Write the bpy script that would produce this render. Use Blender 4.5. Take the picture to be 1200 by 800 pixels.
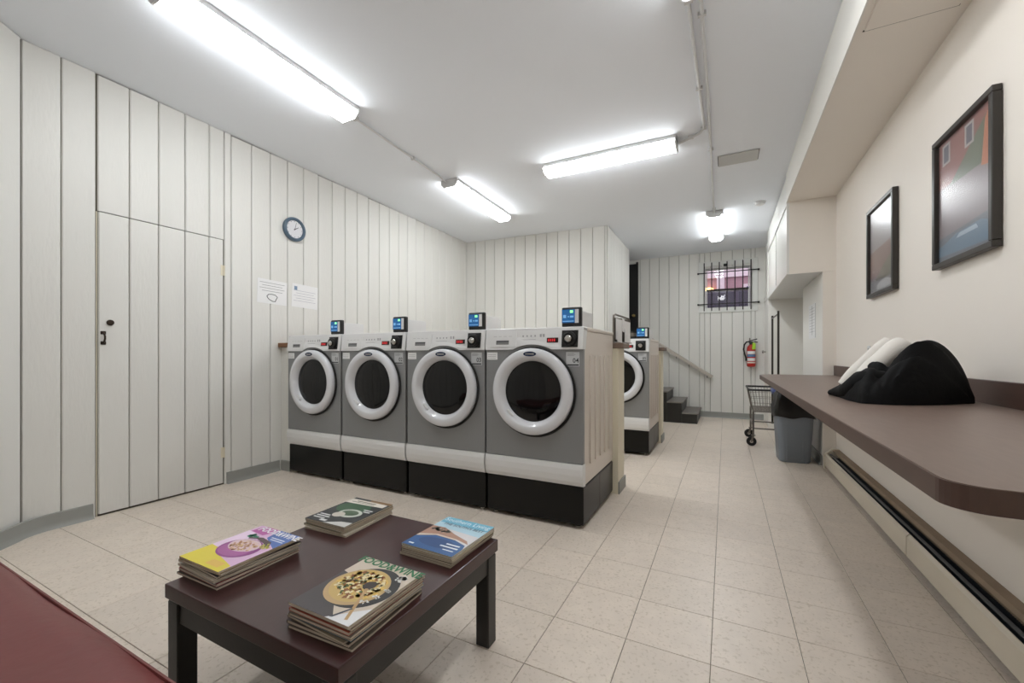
import bpy, bmesh, math, random
from mathutils import Vector, Matrix
random.seed(7)
for o in list(bpy.data.objects): bpy.data.objects.remove(o)
S = bpy.context.scene
C = S.collection
PI = math.pi

# ------------------------------------------------------------------ camera, world, exposure
FPX, HCAM, YAW = 488.0, 1.13, math.atan(250/488.0)
cam = bpy.data.cameras.new('camera')
cam.sensor_width = 36; cam.lens = FPX/1200*36; cam.shift_y = 16/1200; cam.clip_start = .02
camo = bpy.data.objects.new('camera', cam); C.objects.link(camo)
camo.location = (0, 0, HCAM); camo.rotation_euler = (PI/2, 0, YAW)
S.camera = camo
W = bpy.data.worlds.new('dusk_sky'); S.world = W; W.use_nodes = True
bg = W.node_tree.nodes['Background']; bg.inputs[0].default_value = (.70, .66, .76, 1); bg.inputs[1].default_value = 1.5
S.view_settings.view_transform = 'Standard'; S.view_settings.look = 'None'
S.view_settings.gamma = 1; S.view_settings.use_curve_mapping = False
S.view_settings.exposure = 0.68
LAMP = 14.0           # emission of the fluorescent diffusers

def ceil_z(y): return 3.115 - .0125*y

# ------------------------------------------------------------------ materials
MATS = {}
def srgb(r, g, b):
    f = lambda c: (c/255/12.92 if c/255 <= .04045 else ((c/255+.055)/1.055)**2.4)
    return (f(r), f(g), f(b), 1)
def mat(name, col, rough=.5, metal=0.0, var=0.0, vscale=6, bump=0.0, bscale=80, coat=0.0, stretch=None,
        emit=None, estr=0, rnd=0.0, fleck=None, fscale=120, spec=.5):
    if name in MATS: return MATS[name]
    m = bpy.data.materials.new(name); m.use_nodes = True
    nt = m.node_tree; N = nt.nodes; L = nt.links
    b = N['Principled BSDF']
    b.inputs['Roughness'].default_value = rough; b.inputs['Metallic'].default_value = metal
    b.inputs['Specular IOR Level'].default_value = spec
    if coat: b.inputs['Coat Weight'].default_value = coat; b.inputs['Coat Roughness'].default_value = .08
    tc = N.new('ShaderNodeTexCoord'); mp = N.new('ShaderNodeMapping'); L.new(tc.outputs['Object'], mp.inputs['Vector'])
    if stretch: mp.inputs['Scale'].default_value = stretch
    vec = mp.outputs['Vector']
    if rnd or var:
        oi = N.new('ShaderNodeObjectInfo')
        ad = N.new('ShaderNodeVectorMath'); ad.operation = 'ADD'
        ml = N.new('ShaderNodeMath'); ml.operation = 'MULTIPLY'; ml.inputs[1].default_value = 37.0
        L.new(oi.outputs['Random'], ml.inputs[0]); L.new(vec, ad.inputs[0]); L.new(ml.outputs[0], ad.inputs[1]); vec = ad.outputs[0]
    cur = None
    rgb = N.new('ShaderNodeRGB'); rgb.outputs[0].default_value = col; cur = rgb.outputs[0]
    def scale_by(cur, src, lo, hi):
        mr = N.new('ShaderNodeMapRange'); mr.inputs['To Min'].default_value = lo; mr.inputs['To Max'].default_value = hi
        L.new(src, mr.inputs['Value'])
        vm = N.new('ShaderNodeVectorMath'); vm.operation = 'SCALE'
        L.new(cur, vm.inputs[0]); L.new(mr.outputs[0], vm.inputs['Scale']); return vm.outputs[0]
    if var:
        n = N.new('ShaderNodeTexNoise'); n.inputs['Scale'].default_value = vscale; n.inputs['Detail'].default_value = 5
        L.new(vec, n.inputs['Vector']); cur = scale_by(cur, n.outputs['Fac'], 1-var, 1+var)
    if fleck:
        n = N.new('ShaderNodeTexNoise'); n.inputs['Scale'].default_value = fscale; n.inputs['Detail'].default_value = 3
        L.new(vec, n.inputs['Vector'])
        rp = N.new('ShaderNodeValToRGB'); rp.color_ramp.elements[0].position = .56; rp.color_ramp.elements[1].position = .66
        L.new(n.outputs['Fac'], rp.inputs[0])
        mx = N.new('ShaderNodeMix'); mx.data_type = 'RGBA'; L.new(rp.outputs[0], mx.inputs['Factor']); L.new(cur, mx.inputs['A'])
        mx.inputs['B'].default_value = fleck; cur = mx.outputs['Result']
    if rnd: cur = scale_by(cur, oi.outputs['Random'], 1-rnd, 1+rnd)
    L.new(cur, b.inputs['Base Color'])
    if bump:
        n = N.new('ShaderNodeTexNoise'); n.inputs['Scale'].default_value = bscale; n.inputs['Detail'].default_value = 4
        L.new(vec, n.inputs['Vector'])
        bp = N.new('ShaderNodeBump'); bp.inputs['Strength'].default_value = bump; bp.inputs['Distance'].default_value = .004
        L.new(n.outputs['Fac'], bp.inputs['Height']); L.new(bp.outputs[0], b.inputs['Normal'])
    if emit:
        b.inputs['Emission Color'].default_value = emit; b.inputs['Emission Strength'].default_value = estr
    MATS[name] = m
    return m
def flat(r, g, b, rough=.35): return mat('print_%d_%d_%d' % (r, g, b), srgb(r, g, b), rough)

M_plank = mat('painted_plank', srgb(228, 227, 222), .5, var=.035, vscale=3, bump=.35, bscale=60, stretch=(1, 1, .22), rnd=.018)
M_seam = mat('plank_seam', srgb(112, 106, 94), .8)
M_wall = mat('cream_wall_paint', srgb(243, 236, 227), .55, var=.02, vscale=2, bump=.08, bscale=150)
M_white_wall = mat('white_wall_paint', srgb(238, 236, 230), .5, var=.015, vscale=2)
M_ceil = mat('ceiling_paint', srgb(243, 247, 253), .8, var=.012, vscale=1.5, bump=.06, bscale=90)
M_tile = mat('vinyl_tile', srgb(229, 216, 202), .34, var=.10, vscale=14, rnd=.03, fleck=srgb(212, 198, 181), fscale=70, bump=.03, bscale=30)
M_grout = mat('tile_joint', srgb(120, 108, 92), .8)
M_base = mat('grey_cove_base', srgb(152, 153, 148), .5, var=.06, vscale=8)
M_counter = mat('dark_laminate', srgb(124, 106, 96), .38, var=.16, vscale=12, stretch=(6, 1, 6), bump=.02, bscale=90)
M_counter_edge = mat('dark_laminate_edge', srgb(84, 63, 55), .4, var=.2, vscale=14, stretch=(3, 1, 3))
M_table = mat('dark_red_brown_wood', srgb(62, 34, 34), .28, var=.2, vscale=8, stretch=(8, 1, 8), coat=.2)
M_black_wood = mat('worn_black_paint', srgb(34, 33, 31), .4, var=.3, vscale=10, bump=.05)
M_grey_steel = mat('silver_grey_steel', srgb(140, 141, 142), .42, metal=.15, var=.03, vscale=2)
M_side_steel = mat('beige_enamel_steel', srgb(220, 210, 200), .28, metal=.05, var=.05, vscale=3)
M_white_plastic = mat('white_plastic', srgb(228, 228, 228), .3)
M_ring = mat('pearl_plastic', srgb(219, 220, 224), .22, coat=.4)
M_black_gloss = mat('black_enamel', srgb(12, 12, 11), .32, var=.2, vscale=3, spec=.3)
M_black_plastic = mat('black_plastic', srgb(26, 26, 27), .45)
M_rubber = mat('black_rubber', srgb(22, 22, 22), .7)
M_chrome = mat('brushed_chrome', srgb(190, 188, 184), .25, metal=1.0)
M_wire = mat('dull_chrome_wire', srgb(128, 122, 115), .35, metal=.9)
M_glass_dark = mat('dark_door_glass', srgb(12, 12, 13), .05, spec=.38)
M_red_vinyl = mat('oxblood_vinyl', srgb(118, 54, 52), .42, var=.08, vscale=5, bump=.25, bscale=26)
M_wood_cap = mat('brown_cap_wood', srgb(124, 84, 52), .45, var=.2, vscale=9, stretch=(1, 6, 6))
M_wood_cap2 = mat('grey_brown_cap_wood', srgb(120, 102, 90), .45, var=.2, vscale=9, stretch=(1, 6, 6))
M_post = mat('yellowed_cream_paint', srgb(232, 224, 202), .55, var=.04, vscale=4)
M_brown_metal = mat('old_bronze', srgb(58, 48, 40), .4, metal=.7)
M_dark_door = mat('dark_door_paint', srgb(18, 18, 18), .5)
M_tread = mat('grey_tread', srgb(122, 116, 110), .5, var=.12, vscale=12)
M_paper = mat('white_paper', srgb(240, 240, 240), .6)
M_ink = flat(120, 120, 125)
M_dark_ink = flat(45, 45, 50)
M_pages = mat('magazine_pages', srgb(205, 195, 178), .7, var=.25, vscale=30, stretch=(1, 1, 40))
M_bin = mat('grey_bin_plastic', srgb(128, 136, 146), .45, var=.05)
M_blue = mat('blue_bin_plastic', srgb(82, 96, 150), .4)
M_bag = mat('black_liner', srgb(17, 17, 19), .28, bump=.6, bscale=25)
M_cloth_black = mat('black_cloth', srgb(11, 11, 12), .75, bump=.3, bscale=60, spec=.15)
M_cloth_white = mat('white_cloth', srgb(226, 221, 214), .7, bump=.15, bscale=200)
M_heater = mat('heater_enamel', srgb(226, 216, 198), .4, var=.03)
M_heater_dirty = mat('heater_top_dusty', srgb(150, 130, 108), .6, var=.2, vscale=9)
M_fin = mat('aluminium_fin', srgb(120, 128, 138), .35, metal=.8, var=.4, vscale=40)
M_red = mat('red_enamel', srgb(186, 38, 30), .3)
M_frame = mat('picture_frame_black', srgb(52, 48, 44), .35, var=.1)
M_clock = mat('slate_blue_plastic', srgb(84, 104, 122), .35)
M_conduit = mat('painted_conduit', srgb(215, 215, 215), .5)
M_diff = mat('lit_acrylic_diffuser', srgb(245, 245, 245), .4, emit=(.955, .985, 1, 1), estr=LAMP)
M_fix = mat('fixture_white_steel', srgb(222, 222, 222), .45)
M_led_red = mat('red_led', srgb(120, 10, 15), .3, emit=(1, .05, .06, 1), estr=.35)
M_scr = mat('reader_screen', srgb(24, 78, 140), .25, emit=(.03, .16, .38, 1), estr=.28)
M_scr2 = mat('reader_glyph', srgb(120, 180, 230), .3, emit=(.25, .6, .95, 1), estr=.15)
M_led_g = mat('green_led', srgb(120, 255, 120), .3, emit=(.3, 1, .35, 1), estr=.8)

def glass_mat(name, tint, gloss, ior=1.5):
    m = bpy.data.materials.new(name); m.use_nodes = True; nt = m.node_tree; N = nt.nodes; L = nt.links
    N.remove(N['Principled BSDF']); out = N['Material Output']
    tr = N.new('ShaderNodeBsdfTransparent'); tr.inputs[0].default_value = tint
    gl = N.new('ShaderNodeBsdfGlossy'); gl.inputs['Roughness'].default_value = gloss
    fr = N.new('ShaderNodeFresnel'); fr.inputs[0].default_value = ior
    ge = N.new('ShaderNodeNewGeometry'); iv = N.new('ShaderNodeMath'); iv.operation = 'SUBTRACT'; iv.inputs[0].default_value = 1; L.new(ge.outputs['Backfacing'], iv.inputs[1])
    mu = N.new('ShaderNodeMath'); mu.operation = 'MULTIPLY'; L.new(fr.outputs[0], mu.inputs[0]); L.new(iv.outputs[0], mu.inputs[1])
    mx = N.new('ShaderNodeMixShader'); L.new(mu.outputs[0], mx.inputs[0]); L.new(tr.outputs[0], mx.inputs[1]); L.new(gl.outputs[0], mx.inputs[2])
    L.new(mx.outputs[0], out.inputs[0]); return m
M_pane = glass_mat('window_glass', (.95, .95, .97, 1), .02)
M_pic_pane = glass_mat('picture_glass', (.97, .97, .97, 1), .22, 1.9)

# ------------------------------------------------------------------ mesh helpers
def nb(): return bmesh.new()
def box(bm, x0, x1, y0, y1, z0, z1, bevel=0, seg=1):
    vs = [bm.verts.new((x, y, z)) for x in (x0, x1) for y in (y0, y1) for z in (z0, z1)]
    F = [(0, 1, 3, 2), (4, 6, 7, 5), (0, 4, 5, 1), (2, 3, 7, 6), (0, 2, 6, 4), (1, 5, 7, 3)]
    fs = [bm.faces.new([vs[i] for i in f]) for f in F]
    if bevel:
        es = list({e for f in fs for e in f.edges})
        bmesh.ops.bevel(bm, geom=es, offset=bevel, segments=seg, affect='EDGES', profile=.5)
    return bm
def prism(bm, pts, a0, a1, axis='y'):
    def P(u, v, a):
        return (u, a, v) if axis == 'y' else ((a, u, v) if axis == 'x' else (u, v, a))
    A = [bm.verts.new(P(u, v, a0)) for u, v in pts]; B = [bm.verts.new(P(u, v, a1)) for u, v in pts]
    n = len(pts)
    bm.faces.new(A); bm.faces.new(B[::-1])
    for i in range(n): bm.faces.new([A[i], B[i], B[(i+1) % n], A[(i+1) % n]])
    return bm
def tube(bm, path, r, n=8, cap=True):
    path = [Vector(p) for p in path]; rings = []
    up = None
    for i, p in enumerate(path):
        t = (path[min(i+1, len(path)-1)] - path[max(i-1, 0)]).normalized()
        if up is None:
            up = Vector((0, 0, 1)) if abs(t.z) < .9 else Vector((1, 0, 0))
        a = t.cross(up).normalized(); b = a.cross(t).normalized(); up = b
        rr = r[i] if isinstance(r, (list, tuple)) else r
        rings.append([bm.verts.new(p + a*rr*math.cos(2*PI*k/n) + b*rr*math.sin(2*PI*k/n)) for k in range(n)])
    for i in range(len(rings)-1):
        for k in range(n):
            bm.faces.new([rings[i][k], rings[i+1][k], rings[i+1][(k+1) % n], rings[i][(k+1) % n]])
    if cap: bm.faces.new(rings[0][::-1]); bm.faces.new(rings[-1])
    return bm
def lathe(bm, prof, n=32, axis='z', c=(0, 0, 0)):
    # prof: list of (r, h); closed at ends when r == 0
    def P(r, h, a):
        u, v = r*math.cos(a), r*math.sin(a)
        p = (u, v, h) if axis == 'z' else ((u, h, v) if axis == 'y' else (h, u, v))
        return (p[0]+c[0], p[1]+c[1], p[2]+c[2])
    rings = []
    for r, h in prof:
        if r < 1e-6: rings.append([bm.verts.new(P(0, h, 0))])
        else: rings.append([bm.verts.new(P(r, h, 2*PI*k/n)) for k in range(n)])
    for A, B in zip(rings, rings[1:]):
        for k in range(n):
            q = (k+1) % n
            if len(A) == 1 and len(B) == 1: continue
            if len(A) == 1: bm.faces.new([A[0], B[k], B[q]])
            elif len(B) == 1: bm.faces.new([A[k], B[0], A[q]])
            else: bm.faces.new([A[k], B[k], B[q], A[q]])
    return bm
def mesh(bm, smooth=False, name='mesh'):
    bmesh.ops.recalc_face_normals(bm, faces=bm.faces)
    me = bpy.data.meshes.new(name); bm.to_mesh(me); bm.free()
    if smooth:
        me.polygons.foreach_set('use_smooth', [True]*len(me.polygons))
        me.set_sharp_from_angle(angle=math.radians(38))
    return me
def obj(name, bm, m, parent=None, smooth=False, loc=None, rz=None, rot=None):
    me = bm if isinstance(bm, bpy.types.Mesh) else mesh(bm, smooth, name)
    if m is not None and not me.materials: me.materials.append(m)
    o = bpy.data.objects.new(name, me); C.objects.link(o)
    if parent: o.parent = parent
    if loc: o.location = loc
    if rz is not None: o.rotation_euler = (0, 0, rz)
    if rot: o.rotation_euler = rot
    if name in STUFFY: o['kind'] = 'stuff'
    return o
def tag(o, label, cat, group=None):
    o['label'] = label; o['category'] = cat
    if group: o['group'] = group
    return o
def struct(o, label=None):
    o['kind'] = 'structure'
    if label: o['label'] = label
    return o
def thing(name, label, cat, loc=(0, 0, 0), rz=0, group=None):
    o = bpy.data.objects.new(name, None); C.objects.link(o); o.location = loc; o.rotation_euler = (0, 0, rz)
    o.empty_display_size = .05
    return tag(o, label, cat, group)
STUFFY = {'panel_print', 'sticker_text', 'screen_glyph', 'text_lines', 'hour_marks', 'cover_line', 'band_line', 'granola', 'granola_light', 'berries', 'leaves', 'trees', 'pasta', 'pasta_brown', 'pasta_light', 'herbs', 'purple_cloth', 'title', 'headline', 'number'}
def sempty(name, loc=(0, 0, 0), rz=0, label=None):
    o = bpy.data.objects.new(name, None); C.objects.link(o); o.location = loc; o.rotation_euler = (0, 0, rz)
    o.empty_display_size = .05
    return struct(o, label)
KIDS = {}
def copy_tree(o, parent=None, loc=None):
    c = o.copy(); C.objects.link(c); c.parent = parent
    if loc: c.location = loc
    for ch in [k for k in bpy.data.objects if k.parent == o]: copy_tree(ch, c)
    return c
def bx(name, m, parent, *a, bevel=0, seg=1, smooth=False): return obj(name, box(nb(), *a, bevel=bevel, seg=seg), m, parent, smooth)
def text_bm(s, size, xc, zc, y, plane='xz', align='CENTER', bold=0.0, sx=1.0):
    cu = bpy.data.curves.new('t', 'FONT'); cu.body = s; cu.size = size; cu.align_x = align; cu.align_y = 'CENTER'; cu.offset = bold; cu.resolution_u = 2
    o = bpy.data.objects.new('t', cu); C.objects.link(o); bpy.context.view_layer.update()
    me = bpy.data.meshes.new_from_object(o.evaluated_get(bpy.context.evaluated_depsgraph_get()))
    for v in me.vertices:
        x, z = v.co.x*sx, v.co.y
        v.co = (xc+x, y, zc+z) if plane == 'xz' else (xc+x, zc+z, y)
    bpy.data.objects.remove(o); bpy.data.curves.remove(cu)
    return me

# ------------------------------------------------------------------ room shell
XL, XR, YF, YB = -3.92, 1.0, 8.45, -1.0
T = .3048; TX0, TY0 = -.9625, 1.0756
def fwd(x, y): return -math.sin(YAW)*x + math.cos(YAW)*y
def rgt(x, y): return math.cos(YAW)*x + math.sin(YAW)*y
floor = struct(obj('floor', box(nb(), XL-.3, 1.9, YB-.2, YF+.2, -.12, -.003), M_grout), 'beige vinyl tile floor')
cells = []
for i in range(-12, 12):
    for j in range(-8, 26):
        x0, x1 = max(XL, TX0+i*T), min(1.6, TX0+(i+1)*T); y0, y1 = max(YB, TY0+j*T), min(YF, TY0+(j+1)*T)
        if x1-x0 < .01 or y1-y0 < .01: continue
        xm, ym = (x0+x1)/2, (y0+y1)/2
        d = fwd(xm, ym); vis = False
        if d > .25:
            u, v = 600+FPX*rgt(xm, ym)/d, 416+FPX*HCAM/d
            vis = -60 < u < 1260 and v < 860
            if xm < -.8 and 2.65 < ym < 3.6: vis = False
            if xm < -.9 and ym > 4.2: vis = False
            if xm > 1.0: vis = False
        cells.append((0 if vis else 1, d, x0, x1, y0, y1))
cells.sort()
tile_cache = {}
rest = nb()
for k, (hid, d, x0, x1, y0, y1) in enumerate(cells):
    g = .0011
    if k < 300:
        key = (round(x1-x0, 3), round(y1-y0, 3))
        if key not in tile_cache:
            w, h = (x1-x0)/2-g, (y1-y0)/2-g
            b = nb(); bv = .0012
            v = [b.verts.new(p) for p in ((-w, -h, -.003), (w, -h, -.003), (w, h, -.003), (-w, h, -.003),
                 (-w, -h, -bv), (w, -h, -bv), (w, h, -bv), (-w, h, -bv),
                 (-w+bv, -h+bv, 0), (w-bv, -h+bv, 0), (w-bv, h-bv, 0), (-w+bv, h-bv, 0))]
            for q in range(4):
                r = (q+1) % 4
                b.faces.new([v[q], v[r], v[4+r], v[4+q]]); b.faces.new([v[4+q], v[4+r], v[8+r], v[8+q]])
            b.faces.new(v[8:12]); tile_cache[key] = mesh(b, False, 'floor_tile'); tile_cache[key].materials.append(M_tile)
        obj('floor_tile', tile_cache[key], None, floor, loc=((x0+x1)/2, (y0+y1)/2, 0))
    else:
        box(rest, x0+g, x1-g, y0+g, y1-g, -.003, 0)
ro = obj('floor_tiling', rest, M_tile, floor); ro['kind'] = 'stuff'

b = nb()
v = [b.verts.new((x, y, ceil_z(y)+dz)) for dz in (0, .15) for x, y in ((XL-.25, YB-.2), (2.0, YB-.2), (2.0, YF+.2), (XL-.25, YF+.2))]
for f in ((0, 1, 2, 3), (7, 6, 5, 4), (0, 4, 5, 1), (1, 5, 6, 2), (2, 6, 7, 3), (3, 7, 4, 0)): b.faces.new([v[q] for q in f])
struct(obj('ceiling', b, M_ceil), 'white painted plaster ceiling')

plank_cache = {}
def plank_mesh(w, h, t):
    key = (round(w, 3), round(h, 2), t)
    if key in plank_cache: return plank_cache[key]
    c, g = min(.006, w*.2), min(.0024, w*.1)
    pts = [(g, 0), (w-g, 0), (w-g, t-c), (w-g-c, t), (g+c, t), (g, t-c)]
    me = mesh(prism(nb(), pts, 0, h, 'z'), False, 'plank'); me.materials.append(M_plank)
    plank_cache[key] = me; return me
def plank_wall(name, A, B, seams, label=None, cuts=(), thick=.1, z0=0.0, ztop=None, t=.014, ext=0.0, start=0.0):
    """Structure wall from A to B (plan points); the planked face looks to the left of A->B."""
    A, B = Vector(A), Vector(B); L = (B-A).length; dr = (B-A)/L; rz = math.atan2(dr.y, dr.x)
    zt = ztop if ztop else (lambda y: ceil_z(y)-.001)
    root = sempty(name, (A.x, A.y, 0), rz, label)
    # backing, with openings
    def rects(s0, s1, za, zb):
        out = [(s0, s1, za, zb)]
        for c0, c1, d0, d1 in cuts:
            nxt = []
            for (p, q, r, w) in out:
                if c1 <= p or c0 >= q or d1 <= r or d0 >= w: nxt.append((p, q, r, w)); continue
                if c0 > p: nxt.append((p, c0, r, w))
                if c1 < q: nxt.append((c1, q, r, w))
                m0, m1 = max(p, c0), min(q, c1)
                if d0 > r: nxt.append((m0, m1, r, d0))
                if d1 < w: nxt.append((m0, m1, d1, w))
            out = nxt
        return out
    bb = nb()
    zmax = max(zt(A.y), zt(B.y))+.03
    for (p, q, r, w) in rects(-ext, L+ext, z0, zmax): box(bb, p, q, -thick, 0, r, w)
    obj('backing', bb, M_seam, root)
    edges = sorted({start, L} | {s for s in seams if .01 < s < L-.01} | {e for c in cuts for e in c[:2] if 0 < e < L})
    for s0, s1 in zip(edges, edges[1:]):
        if s1-s0 < .008: continue
        ym = min(zt((A+dr*s0).y), zt((A+dr*s1).y))
        for (p, q, r, w) in rects(s0, s1, z0, ym):
            if q-p < .008 or w-r < .01: continue
            obj('plank', plank_mesh(q-p, w-r, t), None, root, loc=(p, 0, r))
    return root
PT = .1776
# left wall: door opening Y 1.258-2.10
ya, yb_ = .914, 5.97
DY0, DY1, DZ1 = 1.262, 2.098, 2.142
seam_l = [k*PT for k in range(1, 29)]
# travelling B->A so that the face looks to +X
plank_wall('wall_left', (XL, yb_), (XL, ya), [yb_-ya-s for s in seam_l], 'cream painted vertical plank wall with hidden door',
           cuts=[(yb_-DY1, yb_-DY0, -.01, DZ1)], ext=.02)
# angled wall by the bench
plank_wall('wall_corner', (XL, ya), (-2.2, -1.0), [k*.19 for k in range(1, 14)], 'angled cream plank wall at the near left', start=.012)
# alcove back wall (looks to -Y): travel from +X to -X
AX0, AY0, AX1, AY1 = -1.55, 6.10, XL, 5.96
plank_wall('wall_alcove', (AX0, AY0), (AX1, AY1), [.032+.1805*k for k in range(0, 14)], 'cream plank wall behind the front washers')
# return wall (looks to +X): X = -1.55, from Y 7.62 to 6.10
plank_wall('wall_return', (AX0, 7.62), (AX0, AY0), [.1776*k for k in range(1, 9)], 'cream plank return wall beside the stairs')
# far wall with window opening and dark door
WX0, WX1, WZ0, WZ1 = -.338, .402, 1.975, 2.722
FX0, FX1 = -1.53, .66
plank_wall('wall_far', (FX1, YF), (FX0, YF), [FX1-(-.245-.178*k) for k in range(-5, 8)], 'cream plank far wall with barred window',
           cuts=[(FX1-WX1, FX1-WX0, WZ0, WZ1)], thick=.22)
struct(obj('wall_far_upper', box(nb(), -2.7, FX0, YF-.002, YF+.2, 0, ceil_z(YF)+.03), M_white_wall))
def wallbox(name, label, m, *a): return struct(obj(name, box(nb(), *a), m), label)
wallbox('wall_stair_end', 'end wall of the stair landing', M_white_wall, -2.7, -2.6, 7.5, YF, 0, 3.1)
wallbox('wall_stair_side', 'wall beside the stair landing', M_white_wall, -2.6, AX0-.1, 7.52, 7.62, 0, 3.1)
wallbox('wall_right', 'plain cream wall above the folding counter', M_wall, XR, XR+.12, YB, 5.25, 0, 3.14)
wallbox('wall_near', 'cream wall behind the camera', M_wall, -2.4, XR, YB-.1, YB, 0, 3.16)
wallbox('wall_pillar', 'cream wall end at the far end of the counter', M_wall, .89, XR+.6, 5.25, 6.45, 0, 3.08)
wallbox('wall_recess', 'white side wall of the recess', M_white_wall, 1.5, 1.6, 6.45, 7.55, 0, 3.06)
wallbox('wall_closet', 'white closet wall beyond the cupboards', M_white_wall, .62, 1.6, 7.55, YF, 0, 3.03)
wallbox('lit_side_panel', 'whitened panel for the lit side of the wall end in the recess', M_white_wall, .886, .8895, 5.252, 6.45, 0, 1.98)  # added panel whitens the pillar side to imitate the light on it
# soffit over the counter
sof = sempty('trim_1', (0, 0, 0), 0, 'cream boxed soffit above the counter')
b = nb(); box(b, .58, XR, YB, 5.25, 2.745, 3.13); obj('soffit_box', b, M_wall, sof)
b = nb(); box(b, .572, .581, YB, 5.25, 2.738, 3.13); obj('soffit_fascia', b, M_white_wall, sof)
b = nb(); box(b, .615, .957, 1.2, 2.642, 2.737, 2.748, bevel=.002); obj('access_hatch', b, M_wall, sof)
b = nb(); box(b, .61, .962, 2.642, 2.652, 2.743, 2.7455); obj('hatch_gap', b, M_brown_metal, sof)

# cove bases
def cove(name, pts, h=.1, t=.012, label=None):
    """pts plan points; base stands to the left side of travel."""
    b = nb(); P = [Vector(p) for p in pts]; off = []
    for i, p in enumerate(P):
        ns = []
        for q in ((P[i]-P[i-1]) if i else None, (P[i+1]-P[i]) if i < len(P)-1 else None):
            if q is not None: q = q.normalized(); ns.append(Vector((-q.y, q.x)))
        n = sum(ns, Vector((0, 0))).normalized(); n = n/max(.3, n.dot(ns[0])); off.append(n)
    prof = [(0.0, 0), (t+.018, 0), (t+.012, .006), (t+.004, .02), (t, .035), (t, h-.003), (t-.004, h), (0, h)]
    rings = [[b.verts.new((p.x+n.x*o, p.y+n.y*o, z)) for o, z in prof] for p, n in zip(P, off)]
    for A, B in zip(rings, rings[1:]):
        for k in range(len(prof)): q = (k+1) % len(prof); b.faces.new([A[k], A[q], B[q], B[k]])
    b.faces.new(rings[0]); b.faces.new(rings[-1][::-1])
    return struct(obj(name, b, M_base, smooth=True), label)
xw = XL+.014
cove('baseboard_left', [(xw, 2.60), (xw, 2.115)], label='grey vinyl cove base right of the plank door')
arc = [(xw, 1.245), (xw, 1.02)] + [(xw+.012, .965), (xw+.04, .905), (xw+.10, .838)] + [(-3.55, .52), (-3.0, -.09)]
cove('baseboard_near', arc, label='grey vinyl cove base curving along the near left corner')
cove('baseboard_far', [(.62, YF-.014), (-.40, YF-.014)], label='grey cove base on the far wall')
cove('baseboard_right', [(.886, 6.45), (.886, 5.25)][::-1], label='grey cove base at the recess')

# ------------------------------------------------------------------ plank door in the left wall
d1 = sempty('door_1', (XL, 0, 0), 0, 'flush door made of the same cream planks')
seams_abs = [ya+PT*k for k in range(1, 28)]
ed = [DY0+.012] + [s for s in seams_abs if DY0+.06 < s < DY1-.03] + [DY1-.004]
bx('door_core', M_seam, d1, -.045, -.003, DY0+.013, DY1-.005, .012, DZ1-.006)
for s0, s1 in zip(ed, ed[1:]):
    obj('plank', plank_mesh(s1-s0, DZ1-.02, .014), None, d1, loc=(-.003, s1, .014), rz=-PI/2)
bx('door_stop', M_post, d1, -.03, .004, DY0+.004, DY0+.0095, .0, DZ1-.004)
bx('dark_gap', M_dark_door, d1, -.1, -.05, DY0, DY1, 0, DZ1)
# deadbolt, pull and hinges
lk = obj('lock_cylinder', lathe(nb(), [(0, .012), (.012, .012), (.02, .010), (.021, 0), (0, 0)], 20, 'x', (.011, 1.338, 1.362)), M_brown_metal, d1, True)
h = obj('pull_handle', tube(nb(), [(.014, 1.30, 1.287), (.03, 1.30, 1.28), (.042, 1.30, 1.262), (.042, 1.30, 1.245), (.03, 1.30, 1.225), (.014, 1.30, 1.217)], .006), M_brown_metal, d1, True)
for z in (1.288, 1.216): bx('handle_rose', M_brown_metal, h, .011, .017, 1.285, 1.315, z-.012, z+.012, bevel=.003)
for z in (1.87, .28):
    hg = obj('hinge', tube(nb(), [(.014, DY1-.002, z-.045), (.014, DY1-.002, z+.045)], .006), M_post, d1, True)
    bx('hinge_leaf', M_post, hg, .0105, .013, DY1-.028, DY1-.004, z-.045, z+.045)

# dark door at the stair landing
LZ = .87
d2 = sempty('door_2', (0, YF, 0), 0, 'dark exterior door at the top of the stairs')
bx('door_leaf', M_dark_door, d2, -2.40, FX0-.03, -.035, -.004, LZ+.005, 2.925)
bx('door_frame', M_dark_door, d2, FX0-.03, FX0+.0, -.05, -.003, LZ, 2.96)
obj('door_knob', lathe(nb(), [(0, -.085), (.02, -.083), (.029, -.07), (.026, -.055), (.012, -.05), (.012, -.037), (.03, -.036), (.03, -.034)], 20, 'y', (-1.61, 0, 1.91)), mat('aged_brass', srgb(190, 165, 110), .3, metal=1), d2, True)
# closet door, seen edge-on
d3 = sempty('door_3', (.62, 0, 0), 0, 'white closet door beyond the cupboards')
bx('door_leaf', M_white_wall, d3, -.02, -.001, 7.63, 8.36, .01, 2.03, bevel=.003)
bx('door_frame', M_white_wall, d3, -.028, -.001, 8.36, 8.43, 0, 2.10); bx('door_frame', M_white_wall, d3, -.028, -.001, 7.56, 7.63, 0, 2.10); bx('door_frame', M_white_wall, d3, -.028, -.001, 7.63, 8.36, 2.03, 2.10)
obj('door_knob', lathe(nb(), [(0, -.075), (.02, -.073), (.027, -.06), (.024, -.048), (.01, -.044), (.01, -.022), (.026, -.021), (.026, -.019)], 16, 'x', (0, 8.12, 1.185)), M_chrome, d3, True)

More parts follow.
